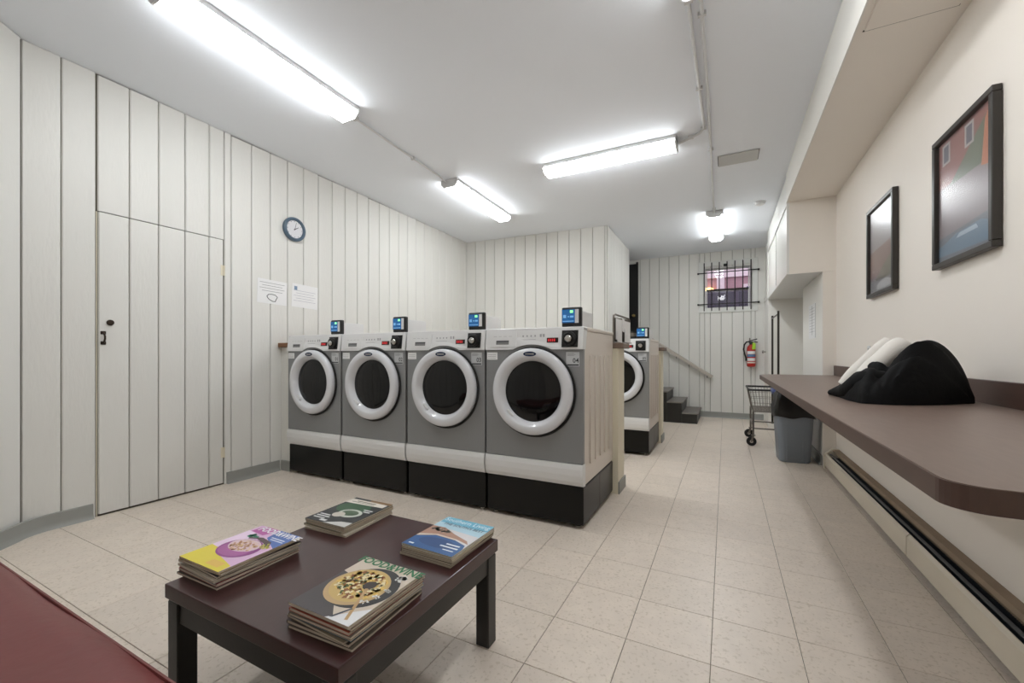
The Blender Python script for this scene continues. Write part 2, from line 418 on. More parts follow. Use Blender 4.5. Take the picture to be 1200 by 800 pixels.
# ------------------------------------------------------------------ window, guard, street outside
w1 = sempty('window_1', (0, YF, 0), 0, 'small white basement window')
o0, o1, p0, p1 = -.437, .507, 1.905, 2.835
def frame_parts(nm, parent, m, xa, xb, za, zb, wd, y0, y1, bev=.003):
    bx(nm, m, parent, xa, xb, y0, y1, zb-wd, zb, bevel=bev); bx(nm, m, parent, xa, xb, y0, y1, za, za+wd, bevel=bev)
    bx(nm, m, parent, xa, xa+wd, y0, y1, za+wd, zb-wd, bevel=bev); bx(nm, m, parent, xb-wd, xb, y0, y1, za+wd, zb-wd, bevel=bev)
M_trim = mat('white_trim_paint', srgb(225, 226, 222), .45, var=.02)
frame_parts('window_casing', w1, M_trim, o0, o1, p0, p1, .085, -.036, -.0145)
frame_parts('window_jamb', w1, M_trim, WX0-.002, WX1+.002, WZ0-.002, WZ1+.002, .012, -.014, .20, 0)
frame_parts('sash_frame', w1, M_trim, WX0+.02, WX1-.02, WZ0+.012, WZ1-.012, .018, .09, .13)
bx('meeting_rail', mat('weathered_dark_rail', srgb(40, 34, 30), .6), w1, WX0+.03, WX1-.03, .085, .135, 2.315, 2.345)
bx('pane', M_pane, w1, WX0+.03, WX1-.03, .106, .110, WZ0+.03, 2.318)
bx('pane', M_pane, w1, WX0+.03, WX1-.03, .106, .110, 2.342, WZ1-.03)
wg = thing('window_guard', 'black iron bar guard over the small far window', 'window guard', (0, YF-.06, WZ0-.05))
M_iron = mat('black_iron', srgb(28, 26, 26), .5, metal=.3)
for k in range(7):
    x = -.345+k*(.745/6)
    obj('bar', tube(nb(), [(x, 0, .01), (x, 0, .885)], .0085, 8), M_iron, wg, True)
for z in (.13, .70): 
    b = nb(); box(b, -.46, .53, -.009, .005, z-.008, z+.008); obj('cross_bar', b, M_iron, wg)
bx('lock_box', M_iron, wg, -.03, .03, -.016, .012, .80, .845, bevel=.003)
for x in (-.445, .515):
    for z in (.13, .70): bx('mount', M_iron, wg, x-.015, x+.015, .005, .024, z-.015, z+.015)

# outside: brick house across a yard, drainpipe, parked car
YH = 12.2
hs = thing('brick_house', 'pink brick house wall seen through the barred window', 'house', (0, YH, 1.2))
M_brick = mat('outdoor_brick', srgb(170, 136, 140), .8, var=.2, vscale=5)
bx('wall', M_brick, hs, -3.2, 3.2, 0, .3, 0, 5)
M_stone = mat('pale_stone', srgb(222, 206, 206), .7, var=.1)
bx('stone_band', M_stone, hs, -3.2, 3.2, -.06, 0, 1.95, 2.2)
for x in (-.95, .75): 
    wv = bx('house_window', M_stone, hs, x-.34, x+.34, -.04, 0, .75, 1.75, bevel=.01)
    bx('window_pane', mat('evening_pane', srgb(90, 80, 120), .1), wv, x-.27, x+.27, -.05, -.04, .82, 1.68)
bx('pilaster', M_stone, hs, -.2, -.02, -.12, 0, 0, 2.6)
yd = struct(obj('ground_outside', box(nb(), -6, 6, YF+.22, 14, 1.0, 1.2), mat('yard_asphalt', srgb(95, 88, 95), .8, var=.2)), 'paved yard outside the window')
cr = thing('parked_car', 'dark car parked outside behind the window bars', 'car', (.25, 10.7, 1.19))
pr_ = [(-2.0, .25), (-2.05, .6), (-1.95, .82), (-1.3, .92), (-.75, 1.32), (.65, 1.36), (1.3, .98), (1.95, .9), (2.05, .6), (2.0, .25)]
obj('body', prism(nb(), pr_, -.75, .75, 'y'), mat('dark_car_paint', srgb(104, 96, 112), .3, metal=.3, coat=.5), cr)
for xa, xb in ((-.72, -.08), (0, .6)):
    obj('side_window', prism(nb(), [(xa+(.0 if xa > -.5 else -.2), .95), (xb+(.25 if xb > .3 else 0), .95), (xb, 1.27), (xa, 1.27)], -.756, -.75, 'y'), mat('dusk_car_glass', srgb(84, 80, 92), .25), cr)
bx('roof_highlight', M_chrome, cr, -.74, .66, -.765, -.75, 1.30, 1.325)  # bright strip stands in for the highlight along the roof line
for x in (-1.25, 1.25): obj('wheel', lathe(nb(), [(0, -.78), (.19, -.78), (.21, -.76), (.31, -.77), (.32, -.6), (0, -.6)], 24, 'y', (x, 0, .32)), M_rubber, cr, True)
bx('headlamp', mat('amber_lamp', srgb(255, 200, 110), .3, emit=(1, .62, .2, 1), estr=3), cr, -2.02, -1.9, -.80, -.752, .62, .76, bevel=.02)
bx('porch_lamp', MATS['amber_lamp'], hs, -.50, -.28, -.14, -.02, 1.52, 1.70, bevel=.03)

# ------------------------------------------------------------------ ceiling lights, conduits, ceiling details
def ceiling_light(cx, cy, length, rz, label, wd=.2, hh=.085):
    t = thing('ceiling_light', label, 'ceiling light', (cx, cy, ceil_z(cy)), rz, 'fluorescent wrap lights')
    sl = 0 if abs(rz) > .5 else -math.atan(.0125)
    if sl: t.rotation_euler = (sl, 0, rz)
    L2 = length/2
    bx('housing', M_fix, t, -wd/2-.003, wd/2+.003, -L2, L2, -.0335, -.001)
    pts = [(-wd/2-.001, -.034), (wd/2+.001, -.034), (wd/2+.001, -.05), (wd/2-.035, -hh), (-wd/2+.035, -hh), (-wd/2-.001, -.05)]
    obj('diffuser', prism(nb(), pts, -L2+.012, L2-.012, 'y'), M_diff, t)
    for s in (-1, 1):
        e = [(x*1.02, z*1.02-.0) for x, z in pts]; e = [(-wd/2-.006, -.001), (wd/2+.006, -.001)] + e[1:]
        obj('end_cap', prism(nb(), [(-wd/2-.006, -.002), (wd/2+.006, -.002), (wd/2+.006, -.052), (wd/2-.032, -hh-.003), (-wd/2+.032, -hh-.003), (-wd/2-.006, -.052)], s*L2-(.013 if s > 0 else 0), s*L2+(0 if s > 0 else .013), 'y'), M_fix, t)
    return t
ceiling_light(-2.675, 1.74, 1.27, 0, 'long lit fluorescent light at the top left, nearest the camera')
ceiling_light(-2.71, 4.41, 1.29, 0, 'lit fluorescent light between the first light and the alcove corner')
ceiling_light(-1.02, 4.0, 1.27, PI/2-.0, 'lit fluorescent light set crosswise in the middle of the ceiling')
ceiling_light(-.128, 6.74, 1.27, 0, 'small far fluorescent light in front of the barred window', wd=.19)
ceiling_light(-.12, 1.755, 1.27, 0, 'fluorescent light cut off by the top edge of the picture')
def conduit(pts, label, r=.009):
    b = nb(); tube(b, [(x, y, ceil_z(y)-z) for x, y, z in pts], r, 8)
    tt = thing('conduit', label, 'conduit', (0, 0, 0))
    me = obj('pipe', b, M_conduit, tt, True)
    for k in range(1, len(pts)-1, 2):
        x, y, z = pts[k]
        bx('strap', M_conduit, tt, x-.022, x+.022, y-.009, y+.009, ceil_z(y)-z-.0115, ceil_z(y)-.001)
    return tt
conduit([(-2.69, 2.385, .04), (-2.70, 2.46, .016), (-2.72, 2.9, .014), (-2.73, 3.2, .014), (-2.74, 3.65, .016), (-2.74, 3.755, .04)], 'white conduit joining the two lights over the plank wall', .008)
conduit([(-.182, 2.395, .04), (-.18, 2.47, .016), (-.178, 2.75, .014), (-.168, 3.3, .014), (-.158, 3.78, .014), (-.165, 3.88, .014), (-.20, 3.95, .015), (-.27, 3.985, .02), (-.375, 4.0, .04)], 'white conduit bending to the crosswise light', .011)
conduit([(-.118, 2.395, .03), (-.118, 2.6, .014), (-.115, 3.4, .014), (-.12, 4.3, .014), (-.127, 5.2, .014), (-.13, 6.0, .016), (-.13, 6.095, .04)], 'straight white conduit running to the far light', .011)
vt = thing('ceiling_patch', 'painted over rectangular patch with cracked edges on the ceiling', 'ceiling panel', (.11, 4.62, ceil_z(4.62)))
bx('panel', mat('patch_paint', srgb(205, 205, 203), .8), vt, -.17, .17, -.12, .12, -.012, -.003, bevel=.002)
for x0, x1 in ((-.176, -.171), (.171, .176)): bx('crack', M_brown_metal, vt, x0, x1, -.115, .115, -.006, -.002)
sd = thing('smoke_detector', 'small round white smoke detector near the cupboards', 'smoke detector', (.385, 6.03, ceil_z(6.03)))
obj('base', lathe(nb(), [(0, -.012), (.062, -.012), (.065, 0), (0, 0)], 28), M_fix, sd, True)
obj('cover', lathe(nb(), [(0, -.042), (.035, -.041), (.05, -.033), (.056, -.012), (0, -.012)], 28), M_white_plastic, sd, True)

# ------------------------------------------------------------------ knee walls
def knee(name, label, y0, y1, x0, x1, h, capm, post=M_post):
    k = thing(name, label, 'half wall', (0, 0, 0))
    b = nb(); box(b, x0, x1-.012, y0, y1, 0, h); obj('core', b, post, k)
    n = 2; w = (y1-y0)/n
    for q in range(n): 
        bx('end_board', post, k, x1-.012, x1, y0+q*w+.001, y0+(q+1)*w-.001, 0, h, bevel=.002)
    bx('cap', capm, k, x0, x1+.04, y0-.008, y1+.03, h, h+.045, bevel=.004)
    bx('cove_base', M_base, k, x1, x1+.012, y0-.002, y1+.012, 0, .1, bevel=.003)
    return k
knee('half_wall', 'cream half wall with brown cap behind the four front washers', 3.405, 3.63, XL+.016, -.775, 1.185, M_wood_cap2)
knee('half_wall', 'cream half wall end behind the single rear washer', 5.64, 5.86, -1.53, -.735, 1.185, M_wood_cap2)
k = thing('filler_panel', 'short cream panel with brown wooden cap left of the leftmost washer', 'half wall', (0, 0, 0))
bx('panel', M_plank, k, XL+.016, -3.768, 2.625, 2.70, 0, 1.205)
bx('panel', M_plank, k, -3.80, -3.768, 2.70, 3.37, 0, 1.205)
bx('cap', M_wood_cap, k, XL+.016, -3.764, 2.585, 3.37, 1.207, 1.25, bevel=.004)
bx('cove_base', M_base, k, XL+.03, -3.762, 2.608, 2.625, 0, .1, bevel=.003)

# ------------------------------------------------------------------ washers
def arch_pts():
    R, zc, zb = .318, .885, 1.168
    dx = math.sqrt(R*R-(zb-zc)**2); a0 = math.atan2(zb-zc, dx)
    pts = [(-.361, zb), (-dx-.03, zb)]
    for k in range(13):
        a = PI-a0+(2*a0-PI)*k/12
        pts.append((R*math.cos(a), zc+R*math.sin(a)))
    pts += [(dx+.03, zb), (.361, zb), (.361, 1.302), (-.361, 1.302)]
    return pts
def make_washer(loc, label, num):
    t = thing('washer', label, 'washing machine', loc, 0, 'coin laundry washers')
    ped = bx('pedestal', M_black_gloss, t, -.357, .357, .012, .79, .028, .276, bevel=.004)
    for s in (-1, 1):
        for y0, y1 in ((.016, .40), (.405, .786)):
            xa, xb = (s*.3572, s*.3592) if s > 0 else (-.3592, -.3572)
            bx('side_plate', M_black_gloss, ped, xa, xb, y0, y1, .04, .27, bevel=.001)
    for sx in (-.31, .31):
        for y in (.06, .72):
            obj('foot', lathe(nb(), [(0, 0), (.022, 0), (.022, .012), (.012, .014), (.012, .032), (0, .032)], 14, 'z', (sx, y, 0)), M_chrome, t, True)
    bx('cabinet', M_side_steel, t, -.358, .358, .03, .80, .278, 1.29, bevel=.006)
    for k in range(5):
        y = .17+k*.125
        b = nb(); box(b, .3575, .3675, y-.021, y+.021, .40, 1.13, bevel=.0085, seg=2); obj('side_rib', b, M_side_steel, t, True)
    obj('kick_panel', prism(nb(), [(.03, .278), (.006, .282), (-.008, .31), (-.014, .35), (-.014, .39), (-.008, .423), (.05, .423), (.05, .278)], -.361, .361, 'x'), M_white_plastic, t)
    fp = bx('front_panel', M_grey_steel, t, -.36, .36, -.001, .035, .424, 1.215, bevel=.003)
    # control panel leaning back
    b = nb(); prism(b, arch_pts(), -.012, .09, 'y')
    for vv in b.verts:
        if vv.co.z > 1.25: vv.co.y += .016 if vv.co.y < .03 else .0
        if vv.co.z < 1.25 and vv.co.y > .05: vv.co.y = .05
    cp = obj('control_panel', b, M_white_plastic, t)
    def yp(z): return -.0125+(z-1.168)/.134*.016
    def cpbox(nm, m, x0, x1, z0, z1, proud=.002, parent=cp, bev=.0):
        pts = [(yp(z0)-proud, z0), (yp(z1)-proud, z1), (yp(z1)+.004, z1), (yp(z0)+.004, z0)]
        return obj(nm, prism(nb(), pts, x0, x1, 'x'), m, parent)
    bx('top_panel', M_white_plastic, t, -.361, .361, .005, .10, 1.29, 1.316, bevel=.006, seg=2)
    bx('top_panel', M_side_steel, t, -.361, .361, .101, .805, 1.29, 1.316, bevel=.006, seg=2)
    dr = cpbox('detergent_drawer', M_white_plastic, -.325, -.115, 1.188, 1.288, .004, t)
    cpbox('drawer_pull', mat('recess_grey', srgb(120, 120, 120), .5), -.272, -.172, 1.204, 1.222, .0055, dr)
    cpbox('drawer_pull', mat('pull_shadow', srgb(70, 70, 72), .5), -.272, -.172, 1.222, 1.232, .005, dr)  # dark strip paints the shade inside the pull recess
    b = nb()
    for k in range(4): box(b, -.295+k*.04, -.27+k*.04, yp(1.27)-.0052, yp(1.27), 1.255, 1.262)
    for k in range(4): box(b, -.07+k*.03, -.06+k*.03, yp(1.265)-.0012, yp(1.265)+.003, 1.255, 1.266)
    for k in range(2): box(b, .06+k*.022, .072+k*.022, yp(1.262)-.0012, yp(1.262)+.003, 1.252, 1.272)
    box(b, -.09, .03, yp(1.235)-.0012, yp(1.235)+.003, 1.2345, 1.237)
    box(b, -.055, .055, yp(1.203)-.0012, yp(1.203)+.003, 1.2, 1.207)
    obj('panel_print', b, mat('faded_print', srgb(168, 168, 170), .5), cp)
    dsp = cpbox('display', mat('display_black', srgb(40, 12, 14), .15), .112, .192, 1.214, 1.246, .002, t)
    for k in range(4): cpbox('digit', M_led_red, .121+k*.014, .129+k*.014, 1.221, 1.239, .003, dsp)
    cpl = cpbox('coin_plate', M_black_plastic, .218, .328, 1.182, 1.292, .004, t)
    obj('dial_ring', lathe(nb(), [(.046, .004), (.046, -.016), (.038, -.02), (.034, -.012), (0, -.012)], 28, 'y', (.273, -.012, 1.237)), M_black_plastic, cpl, True)
    obj('dial', lathe(nb(), [(0, -.036), (.016, -.036), (.022, -.03), (.024, -.012), (.0, -.012)], 20, 'y', (.273, -.012, 1.237)), M_chrome, cpl, True)
    bx('dial_grip', M_chrome, cpl, .251, .295, -.052, -.046, 1.231, 1.243, bevel=.002)
    # stickers
    st = bx('number_sticker', mat('sticker_film', srgb(196, 198, 200), .4), t, .246, .336, -.0022, -.001, 1.058, 1.150)
    tm = text_bm(num, .044, .312, 1.094, -.0029, sx=.95, bold=.0006)
    obj('number', tm, M_dark_ink, st)
    bx('sticker_bar', M_dark_ink, st, .254, .332, -.0028, -.0022, 1.062, 1.071)
    b = nb()
    for k in range(3): box(b, .254, .30+.01*(k % 2), -.0028, -.0022, 1.126+k*.007, 1.128+k*.007)
    obj('sticker_text', b, M_ink, st)
    s2 = bx('notice_sticker', M_paper, t, -.352, -.268, -.0022, -.001, 1.098, 1.150)
    b = nb()
    for k in range(3): box(b, -.345, -.28, -.0027, -.0022, 1.107+k*.012, 1.109+k*.012)
    obj('sticker_text', b, M_ink, s2)
    # door
    dz = .885
    dc = (.008, 0, dz)
    door = obj('door', lathe(nb(), [(.290, .003), (.293, -.030), (.290, -.042), (.281, -.050), (.262, -.054), (.242, -.054), (.233, -.051), (.207, -.014), (.204, -.004), (.204, .003)], 64, 'y', dc), M_ring, t, True)
    obj('seal_shadow_ring', lathe(nb(), [(.298, .002), (.304, -.003), (.306, -.012), (.300, -.018), (.29, -.012)], 64, 'y', (.012, 0, dz-.003)), M_rubber, door, True)  # black seal ring set off-centre to draw the shadow gap beside the door
    obj('door_glass', lathe(nb(), [(.2085, -.009), (.195, -.013), (.15, -.018), (.09, -.021), (.0, -.022)], 64, 'y', dc), M_glass_dark, door, True)
    b = nb(); prism(b, [(.008+.047*math.cos(a), dz+.253+.0165*math.sin(a)) for a in [2*PI*k/28 for k in range(28)]], -.057, -.050, 'y')
    bd = obj('badge', b, mat('badge_navy', srgb(42, 54, 82), .25), door)
    b = nb(); box(b, -.024, .04, -.0578, -.057, dz+.2495, dz+.2565); obj('badge_lettering', b, M_chrome, bd)
    b = nb(); box(b, -.03, .03, -.012, .012, -.006, .006, bevel=.004, seg=2)
    hdl = obj('door_latch', b, M_white_plastic, door, True, loc=(-.148, -.036, dz-.150), rot=(0, PI/4, 0))
    return t
def make_reader(loc, label):
    t = thing('card_reader', label, 'card reader', loc, 0, 'blue card readers on the washers')
    bx('housing', M_fix, t, -.045, .066, .03, .26, 0, .105, bevel=.003)
    bz = bx('bezel', M_black_plastic, t, -.066, .068, -.004, .032, .0, .128, bevel=.008, seg=2)
    sc = bx('screen', M_scr, bz, -.063, .026, -.0075, -.003, .026, .113, bevel=.001)
    bx('card_slot_strip', M_fix, bz, .027, .052, -.0075, -.003, .024, .113, bevel=.001)
    bx('status_light', M_led_g, sc, -.006, .014, -.0092, -.0074, .091, .107)
    b = nb(); box(b, -.053, -.033, -.0084, -.0074, .058, .078); box(b, -.022, -.012, -.0084, -.0074, .062, .07); box(b, -.006, .018, -.0084, -.0074, .06, .072); box(b, -.056, .02, -.0084, -.0074, .034, .039)
    obj('screen_glyph', b, M_scr2, sc)
    return t
WXc = [-3.385, -2.645, -1.905, -1.172]
wl = ['silver front-load washer at the left end of the row, beside the brown capped panel', 'silver washer second from the left in the front row', 'silver washer third from the left in the front row', 'silver washer numbered 04 at the right end of the front row']
rl = ['blue screen card reader on the leftmost washer', 'blue screen card reader on the second washer from the left', 'blue screen card reader on the third washer from the left', 'blue screen card reader on the washer numbered 04']
YW = 2.585
for i, x in enumerate(WXc):
    make_washer((x, YW, 0), wl[i], '0%d' % (i+1)); make_reader((x+.272, YW+.025, 1.3165), rl[i])
make_washer((-1.12, 4.83, 0), 'single washer standing alone behind the front row', '05')
make_reader((-.832, 4.86, 1.3165), 'small blue card reader on the lone rear washer')
cu = thing('black_cup', 'black cup standing on the lone rear washer', 'cup', (-.945, 4.95, 1.3165))
obj('cup_body', lathe(nb(), [(0, 0), (.030, 0), (.038, .088), (.040, .092), (.036, .092), (.028, .008), (0, .008)], 24), M_black_plastic, cu, True)
obj('cup_highlight', lathe(nb(), [(.0347, .03), (.0388, .072), (.0392, .072), (.0351, .03)], 24), M_wire, cu, True)  # grey band stands in for the highlight on the cup

# paper rack on the half wall cap
rk = thing('paper_rack', 'wire framed rack of white papers standing on the half wall cap', 'paper rack', (-.822, 3.44, 1.2305), math.atan2(.27, .075))
fr = [(0, 0, .006), (0, 0, .20), (.006, 0, .228), (.03, 0, .238), (.25, 0, .218), (.274, 0, .208), (.28, 0, .185), (.28, 0, .006)]
obj('wire_frame', tube(nb(), fr, .008, 10), M_wire, rk, True)
bx('foot_bar', M_wire, rk, -.01, .29, -.02, .02, 0, .008, bevel=.002)
for i, (x0, x1, z0, z1) in enumerate(((.02, .125, .03, .205), (.125, .165, .10, .21), (.16, .26, .012, .19), (.03, .11, .012, .10), (.16, .215, .06, .13))):
    b = nb(); prism(b, [(x0, z0), (x1, z0-.008), (x1, z1-.008), (x0, z1)], -.012-.003*i, -.0105-.003*i, 'y'); obj('paper_sheet', b, M_paper, rk)
bx('back_plate', M_wire, rk, .008, .272, .0, .003, .01, .21)

# ------------------------------------------------------------------ stairs and handrail
sx0, rise, tr = -.41, .174, .237
stt = thing('staircase', 'black painted stairs with grey treads going up to the dark door', 'stairs', (0, 0, 0))
for k in range(5):
    xa = sx0-k*tr
    xe = -2.58 if k == 4 else xa-tr
    bx('riser_block', M_black_wood, stt, xe+.001 if k < 4 else xe, xa, 7.462 if k < 4 else 7.64, YF-.02, 0, (k+1)*rise-.022)
    bx('tread', M_tread, stt, xe-.0, xa+.02, 7.452 if k < 4 else 7.64, YF-.018, (k+1)*rise-.021, (k+1)*rise, bevel=.005)
hr = thing('handrail', 'grey wooden handrail sloping down the far plank wall', 'handrail', (0, 0, 0))
p0_, p1_ = Vector((-1.43, YF-.08, 1.54)), Vector((-.21, YF-.08, .73))
dv = (p1_-p0_).normalized(); nv = Vector((-dv.z, 0, dv.x))
b = nb(); vs = []
for p in (p0_, p1_):
    for (a, c) in ((-.02, -.028), (.02, -.028), (.026, .02), (.012, .032), (-.012, .032), (-.026, .02)): vs.append(b.verts.new(p+Vector((0, a, 0))+nv*c))
for q in range(6): r = (q+1) % 6; b.faces.new([vs[q], vs[r], vs[6+r], vs[6+q]])
b.faces.new(vs[:6]); b.faces.new(vs[6:][::-1])
obj('rail', b, mat('grey_brown_rail', srgb(196, 188, 178), .45, var=.1), hr)
for f in (.12, .5, .68, .93):
    p = p0_.lerp(p1_, f)
    obj('bracket', tube(nb(), [p+Vector((0, 0, -.025)), p+Vector((0, .02, -.06)), p+Vector((0, .062, -.07))], .007), M_wire, hr, True)

# ------------------------------------------------------------------ wall things
ck = thing('wall_clock', 'round wall clock with slate blue rim above the paper notices', 'clock', (XL+.0145, 2.755, 2.405))
obj('rim', lathe(nb(), [(.088, .018), (.092, .030), (.105, .036), (.118, .028), (.122, .012), (.120, 0), (0, 0)], 48, 'x'), M_clock, ck, True)
fc = obj('dial', lathe(nb(), [(.092, .018), (0, .018)], 48, 'x'), M_paper, ck)
b = nb()
for k in range(12):
    a = 2*PI*k/12; c, s = math.cos(a), math.sin(a); p = Vector((.0188, .075*c, .075*s)); q = Vector((.0188, .084*c, .084*s)); n = Vector((0, -s, c))*.003
    b.faces.new([b.verts.new(x) for x in (p-n, p+n, q+n, q-n)])
obj('hour_marks', b, M_ink, fc)
for a, l, w in ((PI*.18, .05, .0045), (PI*.42, .072, .003)):
    b = nb(); c, s = math.cos(a), math.sin(a); n = Vector((0, -s, c))*w; p = Vector((.0205, -.012*c, -.012*s)); q = Vector((.0205, l*c, l*s))
    b.faces.new([b.verts.new(x) for x in (p-n, p+n, q+n*.5, q-n*.5)]); obj('hand', b, M_dark_ink, fc)
obj('crystal', lathe(nb(), [(.090, .026), (0, .027)], 32, 'x'), M_pane, ck)

def notice(name, label, Y0, Y1, Z0, Z1, tilt, kind):
    t = thing(name, label, 'paper notice', (XL+.0145, (Y0+Y1)/2, (Z0+Z1)/2)); t.rotation_euler = (tilt, 0, 0)
    w, h = (Y1-Y0)/2, (Z1-Z0)/2
    sh = bx('sheet', M_paper, t, .0, .0012, -w, w, -h, h)
    b = nb()
    rows = 4 if kind == 0 else 5
    for k in range(rows):
        z = h*.72-k*.026-(0 if kind == 0 else .035); l = w*(.86 if k % 2 == 0 else .7)
        box(b, .0012, .0017, -l, l*.95, z-.0016, z+.0016)
    obj('text_lines', b, M_ink if kind == 0 else mat('notice_ink', srgb(178, 178, 190), .5), sh)
    if kind == 0:
        pts = [(-.055, -.045), (-.04, -.028), (-.01, -.022), (.03, -.026), (.05, -.045), (.035, -.07), (.03, -.09), (.0, -.088), (-.03, -.075), (-.048, -.06), (-.055, -.045)]
        obj('drawing', tube(nb(), [(.0016, y, z) for y, z in pts], .0032, 6), M_dark_ink, sh)
    else:
        b = nb(); box(b, .0012, .0017, -w*.84, -w*.62, h*.45, h*.78); obj('letterhead_mark', b, flat(120, 140, 165), sh)
    return t
notice('paper_notice', 'white paper notice with a small black outline drawing, left of the pair', 2.385, 2.682, 1.625, 1.855, -.03, 0)
notice('paper_notice', 'white typed paper notice, right of the pair under the clock', 2.735, 3.035, 1.62, 1.858, -.035, 1)
nt = thing('paper_notice', 'white paper notice hanging in the recess past the counter', 'paper notice', (.8855, 5.82, 1.51))
sh = bx('sheet', M_paper, nt, -.0015, 0, -.21, .21, -.19, .2)
b = nb()
for k in range(9): box(b, -.002, -.0015, -.16, .15, .15-k*.033, .153-k*.033)
obj('text_lines', b, M_ink, sh); bx('rule', M_dark_ink, sh, -.002, -.0015, -.02, -.008, -.15, .18); bx('rule', M_dark_ink, sh, -.002, -.0015, -.205, -.195, -.185, .195)

def picture(label, Y0, Y1, Z0, Z1, variant):
    t = thing('framed_picture', label, 'picture', (XR, (Y0+Y1)/2, (Z0+Z1)/2), 0, None)
    w, h, d, fw = (Y1-Y0)/2, (Z1-Z0)/2, .035, .028
    for (y0, y1, z0, z1) in ((-w, w, h-fw, h), (-w, w, -h, -h+fw), (-w, -w+fw, -h+fw, h-fw), (w-fw, w, -h+fw, h-fw)):
        bx('frame_side', M_frame, t, -d, -.002, y0, y1, z0, z1, bevel=.003)
    a, c = w-fw, h-fw
    pp = bx('print', flat(134, 120, 126), t, -.014, -.008, -a, a, -c, c)  # print colours lightened and greyed to carry the glare on the glass
    def poly(nm, pts, m, k):   # pts in u (left to right as seen) and v, 0..1
        b = nb(); b.faces.new([b.verts.new((-.0141-.0003*k, a-2*a*u, -c+2*c*v)) for u, v in pts]); return obj(nm, b, m, pp)
    if variant == 0:
        poly('brick_facade', [(0, .62), (1, .62), (1, 1), (0, 1)], flat(158, 100, 92), 1)
        poly('brick_facade', [(0, .2), (1, .2), (1, .62), (0, .62)], flat(150, 136, 140), 1)
        poly('ivy', [(.22, .60), (.85, .60), (.88, .93)], flat(110, 120, 96), 2)
        poly('brick_trim', [(.80, .58), (.92, .56), (.95, .98), (.86, .90)], flat(206, 126, 86), 3)
        for u in (.08, .52): 
            poly('white_window', [(u, .80), (u+.16, .80), (u+.16, .97), (u, .97)], flat(196, 190, 190), 4); poly('dark_pane', [(u+.03, .82), (u+.13, .82), (u+.13, .95), (u+.03, .95)], flat(96, 92, 110), 5)
        poly('street', [(0, 0), (1, 0), (1, .24), (0, .2)], flat(120, 126, 136), 2)
        poly('blue_car', [(0, .05), (1, .03), (1, .15), (.8, .2), (.35, .19), (.1, .14), (0, .13)], flat(120, 146, 170), 3)
        poly('car_window', [(.36, .15), (.75, .15), (.72, .185), (.42, .18)], flat(196, 214, 226), 4)
    else:
        poly('painted_glare', [(0, .5), (1, .5), (1, 1), (0, 1)], flat(168, 164, 168), 1)  # grey glare painted over the upper half
        poly('facade', [(0, .18), (1, .22), (1, .55), (0, .5)], flat(150, 120, 112), 2)
        poly('greenery', [(.2, .14), (1, .14), (1, .42), (.6, .3)], flat(124, 122, 100), 3)
        poly('street', [(0, 0), (1, 0), (1, .14), (0, .16)], flat(140, 142, 146), 3)
        poly('car', [(.3, .03), (.9, .03), (.9, .09), (.7, .13), (.45, .12), (.3, .08)], flat(200, 202, 204), 4)
    bx('glass', M_pic_pane, t, -.0215, -.020, -a, a, -c, c)
    return t
picture('large black framed street picture nearest the camera on the right wall', 2.40, 2.955, 1.572, 2.232, 0)
picture('black framed picture farther along the right wall, greyed by glare', 3.535, 4.10, 1.56, 2.225, 1)
ot = thing('wall_outlet', 'small white electrical outlet on the wall behind the cloth bundle', 'outlet', (XR, 4.16, 1.145))
pl = bx('cover_plate', M_white_plastic, ot, -.006, -.0005, -.036, .036, -.058, .058, bevel=.002)
for z in (-.024, .024): bx('socket', mat('socket_grey', srgb(170, 165, 158), .5), ot, -.0075, -.006, -.016, .016, z-.014, z+.014, bevel=.0005)

# fire extinguisher
fe = thing('fire_extinguisher', 'red fire extinguisher with black hose hung on the far wall', 'fire extinguisher', (.40, YF-.016, .93))
cyc = (0, -.085, 0)
obj('cylinder', lathe(nb(), [(0, .0), (.055, .0), (.066, .012), (.068, .03), (.068, .30), (.06, .345), (.035, .375), (.022, .385), (.022, .40), (0, .40)], 32, 'z', cyc), M_red, fe, True)
obj('collar', lathe(nb(), [(.028, .385), (.03, .42), (.02, .44), (0, .44)], 20, 'z', cyc), M_black_plastic, fe, True)
b = nb(); tube(b, [(-.03, -.085, .44), (.0, -.085, .455), (.09, -.085, .48)], .009); tube(b, [(-.01, -.085, .43), (.10, -.085, .425)], .008); obj('lever', b, M_black_plastic, fe, True)
obj('valve', tube(nb(), [(-.02, -.085, .43), (-.02, -.085, .50)], [.014, .008]), M_wire, fe, True)
obj('hose', tube(nb(), [(-.02, -.09, .435), (-.07, -.095, .43), (-.105, -.1, .38), (-.115, -.1, .30), (-.10, -.1, .22), (-.078, -.1, .15), (-.072, -.1, .10)], [.012, .013, .013, .013, .013, .014, .018], 10), M_rubber, fe, True)
for z0, z1, m in ((.22, .27, M_paper), (.17, .215, flat(90, 130, 170)), (.10, .15, M_paper), (.06, .085, flat(235, 220, 210))):
    b = nb(); A = []
    for k in range(9):
        a = -PI*.85+PI*.7*k/8; A.append((b.verts.new((.0688*math.cos(a), -.085+.0688*math.sin(a), z0)), b.verts.new((.0688*math.cos(a), -.085+.0688*math.sin(a), z1))))
    for p, q in zip(A, A[1:]): b.faces.new([p[0], q[0], q[1], p[1]])
    obj('label_band', b, m, fe)
obj('inspection_tag', prism(nb(), [(.01, .30), (.062, .30), (.066, .40), (.02, .42)], -.163, -.160, 'y'), flat(170, 215, 60), fe)
bx('wall_bracket', M_wire, fe, -.03, .03, -.02, .002, .25, .33)

